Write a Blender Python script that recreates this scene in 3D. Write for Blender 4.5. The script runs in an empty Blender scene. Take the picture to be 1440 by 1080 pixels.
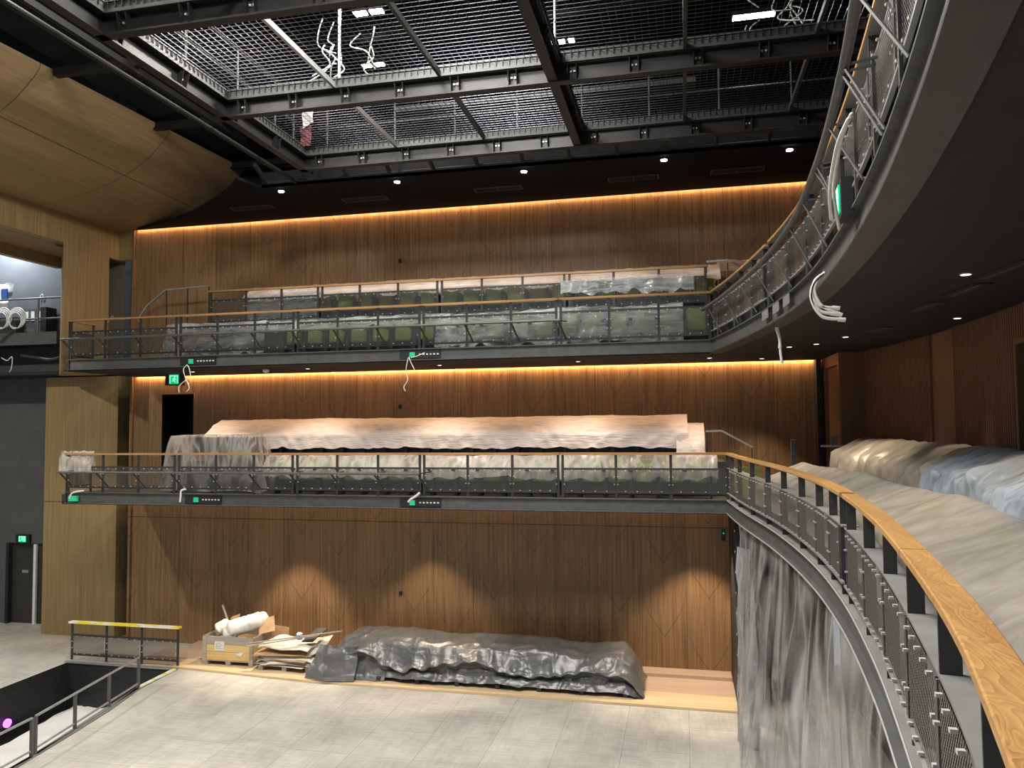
import bpy, math, random
from mathutils import Vector, Matrix, noise
random.seed(7)
C = bpy.context.scene.collection
PI = math.pi
E = 5.95                      # eye height above the stage floor
# ------------------------------------------------------------------ camera model (used for the camera and for reading a few positions)
YAW, PITCH, ROLL, FPX = math.radians(12.5), math.radians(2.9), math.radians(-.55), 1080.0
FW = Vector((-math.sin(YAW)*math.cos(PITCH), math.cos(YAW)*math.cos(PITCH), math.sin(PITCH)))
_r = Vector((math.cos(YAW), math.sin(YAW), 0)); _u = _r.cross(FW)
RT = _r*math.cos(ROLL) + _u*math.sin(ROLL); UP = -_r*math.sin(ROLL) + _u*math.cos(ROLL)
EYE = Vector((0, 0, E))
def ray(u, v): return FW + RT*((u-720)/FPX) - UP*((v-540)/FPX)
def at_y(u, v, Y): d = ray(u, v); return EYE + d*(Y/d.y)
def at_z(u, v, Z): d = ray(u, v); return EYE + d*((Z-E)/d.z)
def at_x(u, v, X): d = ray(u, v); return EYE + d*(X/d.x)

# ------------------------------------------------------------------ mesh builder
class MB:
    def __init__(s): s.v = []; s.f = []; s.uv = {}; s.mi = {}
    def slot(s, i, other):               # take over another builder's faces on material slot i
        n = len(s.v); s.v += other.v
        for f in other.f: s.mi[len(s.f)] = i; s.f.append(tuple(k+n for k in f))
        return s
    def quad(s, a, b, c, d, uv=None):
        n = len(s.v); s.v += [tuple(a), tuple(b), tuple(c), tuple(d)]; s.f.append((n, n+1, n+2, n+3))
        if uv: s.uv[len(s.f)-1] = uv
        return s
    def box(s, x0, x1, y0, y1, z0, z1):
        n = len(s.v)
        s.v += [(x, y, z) for z in (z0, z1) for y in (y0, y1) for x in (x0, x1)]
        for f in ((0,2,3,1), (4,5,7,6), (0,1,5,4), (2,6,7,3), (0,4,6,2), (1,3,7,5)): s.f.append(tuple(n+i for i in f))
        return s
    def bar(s, p, q, w, h, up=(0, 0, 1)):
        p, q = Vector(p), Vector(q); d = (q-p).normalized(); up = Vector(up)
        if abs(d.dot(up)) > .99: up = Vector((0, 1, 0))
        a = d.cross(up).normalized(); b = a.cross(d)
        n = len(s.v)
        for e in (p, q):
            for (i, j) in ((-1,-1), (1,-1), (1,1), (-1,1)): s.v.append(tuple(e + a*(i*w/2) + b*(j*h/2)))
        for f in ((3,2,1,0), (4,5,6,7), (0,1,5,4), (1,2,6,5), (2,3,7,6), (3,0,4,7)): s.f.append(tuple(n+i for i in f))
        return s
    def tube(s, pts, r, n=8, cap=True):
        pts = [Vector(p) for p in pts]; base = len(s.v); prev = None
        rr = r if isinstance(r, (list, tuple)) else [r]*len(pts)
        for i, p in enumerate(pts):
            d = (pts[min(i+1, len(pts)-1)] - pts[max(i-1, 0)]).normalized()
            if prev is None: a = d.cross(Vector((0, 0, 1)) if abs(d.z) < .9 else Vector((1, 0, 0))).normalized()
            else: a = (prev - d*prev.dot(d)).normalized()
            prev = a; b = d.cross(a)
            for k in range(n):
                t = 2*PI*k/n; s.v.append(tuple(p + (a*math.cos(t) + b*math.sin(t))*rr[i]))
        for i in range(len(pts)-1):
            for k in range(n):
                k2 = (k+1) % n; s.f.append((base+i*n+k, base+i*n+k2, base+(i+1)*n+k2, base+(i+1)*n+k))
        if cap:
            s.f.append(tuple(base+k for k in reversed(range(n)))); s.f.append(tuple(base+(len(pts)-1)*n+k for k in range(n)))
        return s
    def prism(s, poly, z0, z1):            # plan polygon pulled up
        n = len(s.v); m = len(poly)
        s.v += [(x, y, z0) for x, y in poly] + [(x, y, z1) for x, y in poly]
        s.f.append(tuple(n+i for i in reversed(range(m)))); s.f.append(tuple(n+m+i for i in range(m)))
        for i in range(m): j = (i+1) % m; s.f.append((n+i, n+j, n+m+j, n+m+i))
        return s
    def loft(s, rings, closed=True, caps=True):
        base = len(s.v); m = len(rings[0])
        for r in rings: s.v += [tuple(p) for p in r]
        for i in range(len(rings)-1):
            for k in range(m if closed else m-1):
                k2 = (k+1) % m; s.f.append((base+i*m+k, base+i*m+k2, base+(i+1)*m+k2, base+(i+1)*m+k))
        if caps and closed:
            s.f.append(tuple(base+k for k in reversed(range(m)))); s.f.append(tuple(base+(len(rings)-1)*m+k for k in range(m)))
        return s
    def grid(s, fn, nu, nv, uvfn=None):
        base = len(s.v)
        for j in range(nv+1):
            for i in range(nu+1): s.v.append(tuple(fn(i/nu, j/nv)))
        for j in range(nv):
            for i in range(nu):
                a = base+j*(nu+1)+i; s.f.append((a, a+1, a+nu+2, a+nu+1))
                if uvfn: s.uv[len(s.f)-1] = [uvfn(i/nu, j/nv), uvfn((i+1)/nu, j/nv), uvfn((i+1)/nu, (j+1)/nv), uvfn(i/nu, (j+1)/nv)]
        return s
    def rbox(s, x0, x1, y0, y1, z0, z1, r, n=3):   # box with rounded vertical-plane corners (profile in XZ, pulled along Y, soft front/back)
        def ring(y, ins):
            out = []
            for cx, cz, a0 in ((x1-r, z1-r, 0), (x0+r, z1-r, 90), (x0+r, z0+r, 180), (x1-r, z0+r, 270)):
                for k in range(n+1):
                    a = math.radians(a0 + 90*k/n); rr = max(r-ins, .001)
                    out.append((cx+rr*math.cos(a), y, cz+rr*math.sin(a)))
            return out
        b = min(r*.6, (y1-y0)/3)
        return s.loft([ring(y0, b), ring(y0+b*.3, b*.3), ring(y0+b, 0), ring(y1-b, 0), ring(y1-b*.3, b*.3), ring(y1, b)])
    def build(s, name, mat, parent=None, base=(0, 0, 0), smooth=False):
        bx, by, bz = base
        me = bpy.data.meshes.new(name); me.from_pydata([(x-bx, y-by, z-bz) for x, y, z in s.v], [], s.f)
        if s.uv:
            l = me.uv_layers.new(name='UVMap')
            for fi, uvs in s.uv.items():
                for li, uv in zip(me.polygons[fi].loop_indices, uvs): l.data[li].uv = uv
        for mm in (mat if isinstance(mat, (list, tuple)) else [mat]): me.materials.append(mm)
        for fi, i in s.mi.items(): me.polygons[fi].material_index = i
        if smooth:
            for p in me.polygons: p.use_smooth = True
        me.update()
        o = bpy.data.objects.new(name, me); C.objects.link(o)
        if parent is not None: o.parent = parent
        else: o.location = base
        return o

def tag(o, label=None, cat=None, group=None, kind=None):
    if label: o['label'] = label
    if cat: o['category'] = cat
    if group: o['group'] = group
    if kind: o['kind'] = kind
    return o
def thing(name, label, cat, loc=(0, 0, 0), rz=0, group=None):
    o = bpy.data.objects.new(name, None); C.objects.link(o); o.empty_display_size = .2
    o.location = loc; o.rotation_euler = (0, 0, rz)
    return tag(o, label, cat, group)
def struct(name, mb, mat, label=None, cat=None, smooth=False):
    return tag(mb.build(name, mat, smooth=smooth), label, cat, None, 'structure')
def copy_tree(o, parent=None):
    c = o.copy(); C.objects.link(c)
    if parent is not None: c.parent = parent
    for ch in list(o.children): copy_tree(ch, c)
    return c
def nth(n):
    if n == 1: return 'first'
    return {2: 'second', 3: 'third', 4: 'fourth', 5: 'fifth', 6: 'sixth', 7: 'seventh', 8: 'eighth', 9: 'ninth'}.get(n, f'{n}th' if n not in (21, 22, 23) else {21: '21st', 22: '22nd', 23: '23rd'}[n])
def N(x, y, z=0.): return noise.noise(Vector((x, y, z)))
def ridge(x, y, z=0.): return 1-abs(noise.noise(Vector((x, y, z))))*2

# ------------------------------------------------------------------ materials
def newmat(name):
    m = bpy.data.materials.new(name); m.use_nodes = True; nt = m.node_tree
    return m, nt, nt.nodes, nt.links, nt.nodes['Principled BSDF']
def math_node(nt, op, a, b=None, c=None, clamp=False):
    n = nt.nodes.new('ShaderNodeMath'); n.operation = op; n.use_clamp = clamp
    for i, x in enumerate((a, b, c)):
        if x is None: continue
        if isinstance(x, (int, float)): n.inputs[i].default_value = x
        else: nt.links.new(x, n.inputs[i])
    return n.outputs[0]
def ramp(nt, fac, stops):
    n = nt.nodes.new('ShaderNodeValToRGB'); e = n.color_ramp.elements
    while len(e) < len(stops): e.new(.5)
    for el, (p, c) in zip(e, stops): el.position = p; el.color = (*c, 1) if len(c) == 3 else c
    nt.links.new(fac, n.inputs[0]); return n.outputs[0]
def noise_node(nt, vec, scale, detail=4, rough=.55, dist=0):
    n = nt.nodes.new('ShaderNodeTexNoise'); n.inputs['Scale'].default_value = scale; n.inputs['Detail'].default_value = detail
    n.inputs['Roughness'].default_value = rough; n.inputs['Distortion'].default_value = dist
    nt.links.new(vec, n.inputs['Vector']); return n.outputs['Fac']
def coords(nt, scale=(1, 1, 1), kind='Object'):
    t = nt.nodes.new('ShaderNodeTexCoord'); mp = nt.nodes.new('ShaderNodeMapping'); mp.inputs['Scale'].default_value = scale
    nt.links.new(t.outputs[kind], mp.inputs['Vector']); return mp.outputs[0]
def bump(nt, h, bsdf, strength=.3, dist=.02):
    b = nt.nodes.new('ShaderNodeBump'); b.inputs['Strength'].default_value = strength; b.inputs['Distance'].default_value = dist
    nt.links.new(h, b.inputs['Height']); nt.links.new(b.outputs[0], bsdf.inputs['Normal'])
def mul_col(nt, col, fac):
    n = nt.nodes.new('ShaderNodeVectorMath'); n.operation = 'SCALE'; nt.links.new(col, n.inputs[0]); nt.links.new(fac, n.inputs['Scale']); return n.outputs[0]
def plain(name, col, rough=.5, metal=0, var=.15, scale=6, bmp=0, spec=.5):
    m, nt, nd, lk, b = newmat(name)
    f = noise_node(nt, coords(nt), scale, 5)
    c0 = tuple(x*(1-var) for x in col); c1 = tuple(min(1, x*(1+var)) for x in col)
    lk.new(ramp(nt, f, [(.3, c0), (.7, c1)]), b.inputs['Base Color'])
    b.inputs['Roughness'].default_value = rough; b.inputs['Metallic'].default_value = metal; b.inputs['Specular IOR Level'].default_value = spec
    if bmp: bump(nt, noise_node(nt, coords(nt), scale*6, 6), b, bmp, .01)
    return m
def emit(name, col, strength):
    m, nt, nd, lk, b = newmat(name)
    b.inputs['Base Color'].default_value = (*col, 1); b.inputs['Emission Color'].default_value = (*col, 1); b.inputs['Emission Strength'].default_value = strength
    return m
def wood(name, dark, light, axis='z', grain=14, rough=.45, streak=.5, panel=None, leaf=False, seams=(), swirl=False, hseam_w=.012):
    """veneer: grain along axis; panel = width of the boards along x with fine joints; leaf = routed ogee lines between the joints"""
    m, nt, nd, lk, b = newmat(name)
    long_, cross = (.5, grain)
    sc = {'z': (cross, cross, long_), 'y': (cross, long_, cross), 'x': (long_, cross, cross)}[axis]
    v = coords(nt, sc)
    f1 = noise_node(nt, v, 1.0, 6, .65, .15)
    if swirl:       # flat-sawn rings: contour bands of a stretched noise
        g0 = noise_node(nt, coords(nt, (11, 2.2, 11)), 1.0, 1.5, .4, .6)
        f1 = math_node(nt, 'MULTIPLY_ADD', math_node(nt, 'FRACT', math_node(nt, 'MULTIPLY', g0, 15)), .30, math_node(nt, 'MULTIPLY', f1, .75))
    f2 = noise_node(nt, coords(nt, tuple(x*(4 if x == cross else 1.2) for x in sc)), 1.0, 3, .6)
    col = ramp(nt, f1, [(.30, dark), (.72, light)])
    st = math_node(nt, 'MULTIPLY_ADD', math_node(nt, 'SUBTRACT', f2, .5), streak*2, 1.0)
    col = mul_col(nt, col, st)
    if panel or seams:
        t = nt.nodes.new('ShaderNodeTexCoord'); s = nt.nodes.new('ShaderNodeSeparateXYZ'); lk.new(t.outputs['Object'], s.inputs[0])
        g = None
        if panel:
            px = math_node(nt, 'DIVIDE', s.outputs[{'z': 0, 'y': 0, 'x': 1}[axis]], panel)
            fr = math_node(nt, 'FRACT', px); tt = math_node(nt, 'ABSOLUTE', math_node(nt, 'SUBTRACT', fr, .5))     # .5 at joint
            g = math_node(nt, 'GREATER_THAN', tt, .5-.006/panel)
            idx = math_node(nt, 'FLOOR', px); wn = nt.nodes.new('ShaderNodeTexWhiteNoise'); wn.noise_dimensions = '1D'; lk.new(idx, wn.inputs['W'])
            col = mul_col(nt, col, math_node(nt, 'MULTIPLY_ADD', wn.outputs['Value'], .25, .88))
            if leaf:
                t2 = math_node(nt, 'MULTIPLY', tt, 2.0)
                sv = math_node(nt, 'MULTIPLY_ADD', math_node(nt, 'POWER', t2, 7), .34, math_node(nt, 'MULTIPLY', t2, .78))
                # alternate joints start at alternating heights, so neighbouring leaves interlock
                alt = math_node(nt, 'MULTIPLY', math_node(nt, 'FRACT', math_node(nt, 'MULTIPLY', idx, .37)), 1.5)
                zz = math_node(nt, 'ADD', math_node(nt, 'SUBTRACT', s.outputs[2], sv), alt)
                q = math_node(nt, 'FRACT', math_node(nt, 'DIVIDE', zz, 1.75))
                lf = math_node(nt, 'LESS_THAN', q, .016)
                g = math_node(nt, 'MAXIMUM', g, math_node(nt, 'MULTIPLY', lf, .72))
        for (ax, pos) in seams:
            d = math_node(nt, 'ABSOLUTE', math_node(nt, 'SUBTRACT', s.outputs['xyz'.index(ax)], pos))
            k = math_node(nt, 'LESS_THAN', d, hseam_w); g = k if g is None else math_node(nt, 'MAXIMUM', g, k)
        col = mul_col(nt, col, math_node(nt, 'SUBTRACT', 1.0, math_node(nt, 'MULTIPLY', g, .68)))
        bump(nt, math_node(nt, 'SUBTRACT', 1.0, g), b, .4, .01)
    lk.new(col, b.inputs['Base Color']); b.inputs['Roughness'].default_value = rough
    return m
def plastic(name, col=(.9, .9, .88), cover=.5, gloss=.3, scale=2.0, streak=.4, bmp=.5, trans=.3, along=(1.2, 5, 5), rots=((0, 0, .3), (.5, .4, -.5)), haze=.35):
    """thin builder's polythene: hazy film, crease highlights painted in as whiter streaks"""
    m, nt, nd, lk, b = newmat(name); t = nd.new('ShaderNodeTexCoord'); R = None
    for k, rot in enumerate(rots):
        mp = nd.new('ShaderNodeMapping'); mp.inputs['Rotation'].default_value = rot; mp.inputs['Scale'].default_value = along; lk.new(t.outputs['Object'], mp.inputs[0])
        f = noise_node(nt, mp.outputs[0], scale*(1+.6*k), 1.5, .5, .35)
        r = math_node(nt, 'POWER', math_node(nt, 'SUBTRACT', 1.0, math_node(nt, 'ABSOLUTE', math_node(nt, 'MULTIPLY_ADD', f, 5.0, -2.5)), clamp=True), 2.2)
        R = r if R is None else math_node(nt, 'MAXIMUM', R, r)
    low = noise_node(nt, t.outputs['Object'], scale*.7, 3, .5, .5); fine = noise_node(nt, t.outputs['Object'], scale*9, 3, .6, .3)
    b.inputs['Base Color'].default_value = (*col, 1); b.inputs['Roughness'].default_value = gloss; b.inputs['Specular IOR Level'].default_value = .6
    bump(nt, math_node(nt, 'ADD', math_node(nt, 'MULTIPLY_ADD', R, .5, math_node(nt, 'MULTIPLY', low, 1.5)), math_node(nt, 'MULTIPLY', fine, .05)), b, bmp, .06)
    tl = nd.new('ShaderNodeBsdfTranslucent'); tl.inputs[0].default_value = (*col, 1)
    mx = nd.new('ShaderNodeMixShader'); mx.inputs[0].default_value = trans; lk.new(b.outputs[0], mx.inputs[1]); lk.new(tl.outputs[0], mx.inputs[2])
    tp = nd.new('ShaderNodeBsdfTransparent'); tp.inputs[0].default_value = (.97, .97, .97, 1)
    fac = math_node(nt, 'ADD', math_node(nt, 'MULTIPLY_ADD', R, streak, cover), math_node(nt, 'MULTIPLY', math_node(nt, 'SUBTRACT', low, .5), haze*2), clamp=True)  # crease highlights painted in: film denser and whiter along the ridges
    mo = nd.new('ShaderNodeMixShader'); lk.new(fac, mo.inputs[0]); lk.new(tp.outputs[0], mo.inputs[1]); lk.new(mx.outputs[0], mo.inputs[2])
    lk.new(mo.outputs[0], nd['Material Output'].inputs['Surface'])
    return m
def wire(name, col, pitch, thr, metal=.5, rough=.45):
    """woven wire infill: round holes on a diagonal lattice, from the panel's own metre coordinates"""
    m, nt, nd, lk, b = newmat(name)
    t = nd.new('ShaderNodeTexCoord'); s = nd.new('ShaderNodeSeparateXYZ'); lk.new(t.outputs['UV'], s.inputs[0])
    k = PI/pitch
    a1 = math_node(nt, 'SINE', math_node(nt, 'MULTIPLY', math_node(nt, 'ADD', s.outputs[0], s.outputs[1]), k))
    a2 = math_node(nt, 'SINE', math_node(nt, 'MULTIPLY', math_node(nt, 'SUBTRACT', s.outputs[0], s.outputs[1]), k))
    hole = math_node(nt, 'GREATER_THAN', math_node(nt, 'ABSOLUTE', math_node(nt, 'MULTIPLY', a1, a2)), thr)
    b.inputs['Base Color'].default_value = (*col, 1); b.inputs['Metallic'].default_value = metal; b.inputs['Roughness'].default_value = rough
    bump(nt, math_node(nt, 'ABSOLUTE', math_node(nt, 'MULTIPLY', a1, a2)), b, .5, .01)
    tp = nd.new('ShaderNodeBsdfTransparent'); mo = nd.new('ShaderNodeMixShader')
    lk.new(hole, mo.inputs[0]); lk.new(b.outputs[0], mo.inputs[1]); lk.new(tp.outputs[0], mo.inputs[2])
    lk.new(mo.outputs[0], nd['Material Output'].inputs['Surface'])
    return m
def boards(name, base, dark, light, bw, bl):
    m, nt, nd, lk, b = newmat(name)
    v = coords(nt)
    mp = nd.new('ShaderNodeMapping'); mp.inputs['Rotation'].default_value = (0, 0, PI/2); lk.new(v, mp.inputs[0])
    br = nd.new('ShaderNodeTexBrick'); lk.new(mp.outputs[0], br.inputs['Vector']); br.inputs['Scale'].default_value = 1
    br.inputs['Brick Width'].default_value = bl; br.inputs['Row Height'].default_value = bw; br.inputs['Mortar Size'].default_value = .006
    br.inputs['Color1'].default_value = (*base, 1); br.inputs['Color2'].default_value = (*light, 1); br.inputs['Mortar'].default_value = (*dark, 1)
    g = noise_node(nt, coords(nt, (9, .8, 1)), 1.5, 6, .65, .3); st = noise_node(nt, v, .55, 6, .7, .4); sc = noise_node(nt, coords(nt, (1.2, 14, 1)), 1.2, 5, .7)
    k = math_node(nt, 'ADD', math_node(nt, 'MULTIPLY_ADD', g, .5, .42), math_node(nt, 'MULTIPLY', math_node(nt, 'SUBTRACT', st, .5), 1.25))
    k = math_node(nt, 'ADD', k, math_node(nt, 'MULTIPLY', math_node(nt, 'SUBTRACT', sc, .5), .6)); k = math_node(nt, 'ADD', k, .28)
    lk.new(mul_col(nt, br.outputs['Color'], k), b.inputs['Base Color']); b.inputs['Roughness'].default_value = .55
    bump(nt, math_node(nt, 'SUBTRACT', 1.0, br.outputs['Fac']), b, .25, .005)
    return m

M = dict(
    wall=wood('walnut_veneer', (.165, .092, .042), (.345, .205, .100), panel=1.05, leaf=True, streak=.8, seams=(('z', 3.42),)),
    oak=wood('oak_veneer', (.225, .152, .066), (.345, .242, .112), streak=.35, seams=(('z', 3.8),)),
    oakp=wood('oak_veneer_portal', (.22, .150, .065), (.34, .238, .110), streak=.45),
    refl=wood('oak_veneer_reflector', (.225, .148, .075), (.305, .205, .108), axis='y', grain=9, streak=.3, panel=None, seams=(('y', 12.4), ('y', 16.0), ('x', -13.2))),
    rib=wood('dark_rib_wood', (.17, .082, .052), (.27, .135, .085), streak=.3),
    ribp=wood('dark_flat_wood', (.13, .07, .032), (.19, .104, .050), streak=.3),
    handrail=wood('oiled_handrail', (.34, .165, .052), (.56, .325, .125), axis='y', grain=9, rough=.38, streak=.15, swirl=True),
    handrailx=wood('oiled_handrail_box', (.30, .15, .055), (.48, .27, .115), axis='x', grain=9, rough=.35, streak=.2),
    floor=boards('grey_ply_stage', (.47, .45, .405), (.30, .285, .26), (.52, .50, .45), 1.2, 2.4),
    ply=wood('pale_plywood', (.56, .40, .22), (.74, .57, .36), axis='x', grain=5, rough=.6, streak=.2),
    pinkply=wood('pink_board', (.44, .31, .22), (.54, .39, .28), axis='x', grain=5, rough=.6, streak=.1),
    black=plain('black_paint', (.012, .013, .015), .6, var=.3),
    csteel=plain('black_grid_steel', (.018, .018, .018), .5, .2, var=.2, spec=.2), kick=plain('kick_plate_steel', (.040, .042, .041), .5, .3, var=.2), ceil=plain('charcoal_ceiling', (.0085, .009, .010), .8, var=.2, spec=.08),
    soffit=plain('dark_soffit', (.030, .029, .027), .8, var=.12, scale=3, spec=.2),
    roof=plain('roof_black', (.011, .013, .014), .9, var=.35, scale=2, spec=.08),
    steel=plain('dark_grey_steel', (.045, .046, .046), .45, .3, var=.2),
    beam=plain('grid_steel', (.019, .019, .0185), .42, .35, var=.2),
    ledge=plain('grey_painted_steel', (.21, .21, .20), .5, .1, var=.15, scale=3),
    mid=plain('mid_grey_steel', (.105, .107, .105), .45, .2, var=.2),
    galv=plain('galvanised_steel', (.42, .43, .43), .4, .6, var=.15),
    bright=plain('zinc_clip', (.62, .62, .60), .35, .3, var=.1, scale=30),
    lobby=plain('lobby_panel', (.135, .125, .085), .7, var=.1, scale=3),
    wing=plain('wing_wall_grey', (.085, .088, .095), .75, var=.12, scale=2),
    green=plain('green_wool', (.19, .225, .055), .9, var=.25, scale=40, bmp=.2),
    dark=plain('seat_black', (.025, .025, .026), .55, var=.2),
    carpet=plain('dark_carpet', (.05, .045, .042), .95, var=.3, scale=30),
    white=plain('white_paint', (.75, .75, .73), .5, var=.08),
    cable=plain('white_cable', (.72, .72, .69), .5, var=.1, scale=20),
    bcable=plain('black_cable', (.03, .03, .03), .5),
    film=plastic('clear_film', (.90, .86, .80), .26, .25, .8, .30, .3, along=(3.2, 2, 1.0), rots=((0, .3, 0), (0, -.5, .2)), haze=.4),
    filmtent=plastic('tent_film', (.90, .84, .78), .10, .22, .8, .42, .3, along=(3.0, 2, .9), rots=((0, .3, 0), (0, -.5, .2)), haze=.4),
    filmpink=plastic('milky_film', (.86, .78, .72), .80, .35, 1.0, .22, .3, along=(.9, 3, 7), rots=((0, .18, 0), (0, -.30, .2)), haze=.15),
    filmbox=plastic('box_film', (.86, .92, .96), .07, .16, .8, .42, .3, along=(.8, 3, 4.5), rots=((0, .35, 0), (0, -.55, .2)), haze=.4),
    filmcircle=plastic('circle_film', (.55, .50, .44), .58, .28, 1.0, .26, .2, along=(.6, 1.7, 1.0), rots=((0, 0, .45), (0, .2, -.75)), haze=.35),
    filmblue=plastic('blue_film', (.50, .58, .68), .52, .25, 1.0, .42, .3, along=(.8, 4.2, 1.4), rots=((0, 0, .35), (0, .2, -.5)), haze=.3),
    hang=plastic('hung_film', (.72, .73, .71), .11, .18, 1.0, .48, .35, along=(1.0, 1.0, .36), rots=((.35, 0, 0), (-.95, .3, 0)), haze=.6),
    hangdark=plastic('crumpled_film', (.40, .42, .43), .74, .16, 1.6, .4, .6, along=(2, 2, 1.2), rots=((.35, 0, 0), (-.8, .3, 0)), haze=.5),
    tarp=None,
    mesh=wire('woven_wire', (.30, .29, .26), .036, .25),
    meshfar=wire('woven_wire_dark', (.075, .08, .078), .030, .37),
    cardboard=plain('cardboard', (.46, .30, .17), .8, var=.12),
    paper=plain('cream_paper', (.74, .69, .60), .8, var=.12, scale=4),
    crate=wood('crate_pine', (.58, .42, .17), (.74, .57, .27), axis='x', grain=10, rough=.7, streak=.3),
    crategrey=wood('weathered_timber', (.30, .27, .23), (.42, .38, .33), axis='x', grain=12, rough=.8, streak=.3),
    foam=plain('white_foam', (.80, .76, .70), .8, var=.1, scale=8, bmp=.2),
    tape=None,
    lamp=emit('flood_face', (1, .97, .86), 60), lampc=emit('cool_flood_face', (.95, .96, 1), 22),
    led=emit('warm_led', (1, .50, .20), 15), ledsoft=emit('warm_led_dim', (1, .47, .2), 8), dl=emit('downlight_lens', (1, .96, .9), 30), dlsmall=emit('downlight_lens_low', (1, .94, .85), 1.6),
    wirem=plain('mesh_wire', (.075, .078, .088), .34, 1.0, scale=20), exitg=emit('exit_green', (.0, .42, .17), 1.0), exitw=emit('exit_white', (.45, .95, .65), .9), socketglow=emit('glowing_green_cover', (.02, .42, .2), .35),  # green socket covers given a glow of their own, though no lamps
    panel=emit('light_panel', (1, .97, .9), 3), violet=emit('violet_lamp', (.75, .12, 1), 3), bluepaint=plain('blue_plastic', (.08, .2, .62), .4),
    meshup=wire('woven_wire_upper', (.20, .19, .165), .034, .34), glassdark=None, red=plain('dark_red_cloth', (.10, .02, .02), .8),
    concrete=plain('pale_sheet', (.74, .74, .70), .8, var=.06, scale=2),
)
def tarp_mat():
    m, nt, nd, lk, b = newmat('grey_tarpaulin')
    v = coords(nt); f = noise_node(nt, v, 2.2, 5, .6, 1.0); R = None
    for k, (sc_, rt) in enumerate((((1.6, 3, 4), (0, .5, 0)), ((3.5, 2, 2), (.2, -.7, .6)))):
        mp = nd.new('ShaderNodeMapping'); mp.inputs['Rotation'].default_value = rt; mp.inputs['Scale'].default_value = sc_; lk.new(nd['Texture Coordinate'].outputs['Object'], mp.inputs[0])
        q = noise_node(nt, mp.outputs[0], .75, 2, .5, .5); r = math_node(nt, 'POWER', math_node(nt, 'SUBTRACT', 1.0, math_node(nt, 'ABSOLUTE', math_node(nt, 'MULTIPLY_ADD', q, 4, -2)), clamp=True), 1.6)
        R = r if R is None else math_node(nt, 'ADD', R, r)
    lk.new(ramp(nt, f, [(.3, (.075, .080, .083)), (.7, (.135, .137, .138))]), b.inputs['Base Color'])
    b.inputs['Roughness'].default_value = .38; b.inputs['Specular IOR Level'].default_value = 1.0
    bump(nt, math_node(nt, 'ADD', f, math_node(nt, 'MULTIPLY', R, .6)), b, .34, .05)
    return m
M['tarp'] = tarp_mat()
def glass_mat():
    m, nt, nd, lk, b = newmat('booth_glass'); b.inputs['Base Color'].default_value = (.02, .025, .03, 1); b.inputs['Roughness'].default_value = .05
    tp = nd.new('ShaderNodeBsdfTransparent'); mo = nd.new('ShaderNodeMixShader'); mo.inputs[0].default_value = .25
    lk.new(tp.outputs[0], mo.inputs[1]); lk.new(b.outputs[0], mo.inputs[2]); lk.new(mo.outputs[0], nd['Material Output'].inputs['Surface']); return m
M['glassdark'] = glass_mat()
def tape_mat():
    m, nt, nd, lk, b = newmat('taped_wrap')
    f = noise_node(nt, coords(nt, (1.3, 3, 3)), 1.6, 3)
    lk.new(ramp(nt, f, [(.44, (.85, .70, .05)), (.50, (.82, .80, .70)), (.58, (.86, .86, .82))]), b.inputs['Base Color']); b.inputs['Roughness'].default_value = .4
    return m
M['tape'] = tape_mat()
# ================================================================== THE SETTING
YW, YB = 18.93, 16.18            # side wall, front of the side boxes
Z1, Z2 = 4.30, 7.57              # finished floors of the two balconies
SOF2 = 7.34                      # soffit under the upper balcony
ZT = 11.55                       # top of the side wall / black soffit
XP = -15.7                       # proscenium plane
# stage floor with the pit cut out
pit = [(-15.35, 16.85), (-12.25, 16.85), (-12.22, 15.5), (-11.92, 14.2), (-11.72, 12.8), (-11.58, 11.6), (-11.45, 10.4), (-11.35, 9.0), (-15.35, 9.0)]
f = MB()
f.quad((-30, -14, 0), (-15.35, -14, 0), (-15.35, 20.2, 0), (-30, 20.2, 0))
f.quad((-15.35, 16.85, 0), (-12.25, 16.85, 0), (-12.25, 20.2, 0), (-15.35, 20.2, 0))
f.quad((-15.35, -14, 0), (-11.35, -14, 0), (-11.35, 9, 0), (-15.35, 9, 0))
f.quad((-11.35, -14, 0), (12, -14, 0), (12, 9, 0), (-11.35, 9, 0))
for a, b in zip(pit[1:7], pit[2:8]): f.quad((b[0], b[1], 0), (12, b[1], 0), (12, a[1], 0), (a[0], a[1], 0))
f.quad((-12.25, 16.85, 0), (12, 16.85, 0), (12, 20.2, 0), (-12.25, 20.2, 0))
struct('floor', f, M['floor'])
p = MB()
for a, b in zip(pit, pit[1:]+pit[:1]): p.quad((*a, 0), (*b, 0), (*b, -1.25), (*a, -1.25))
p.prism(pit, -1.35, -1.25)
struct('floor_pit', p, M['black'])
sh = [at_z(139, 969, -1.0), at_z(178, 973, -1.0), Vector((-11.9, 14.2, -1)), Vector((-11.5, 11, -1)), Vector((-11.4, 9.2, -1)), Vector((-14.6, 9.2, -1)), at_z(0, 1047, -1.0)]
def sheet_poly(poly, z):
    mb = MB(); c = sum((Vector((q[0], q[1], 0)) for q in poly), Vector())/len(poly)
    def fn(u, v):
        k = u*len(poly); i = int(k) % len(poly); t = k-int(k); a = Vector((poly[i][0], poly[i][1], 0)); b = Vector((poly[(i+1) % len(poly)][0], poly[(i+1) % len(poly)][1], 0))
        q = c.lerp(a.lerp(b, t), v); return (q.x, q.y, z+.05*N(q.x*2, q.y*2)+.03*N(q.x*7, q.y*5))
    return mb.grid(fn, 84, 14)
tag(sheet_poly([(q[0], q[1]) for q in sh], -1.05).build('dust_sheet', M['concrete'], smooth=True), 'white dust sheet spread over the floor of the sunken pit', 'sheet')
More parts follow.
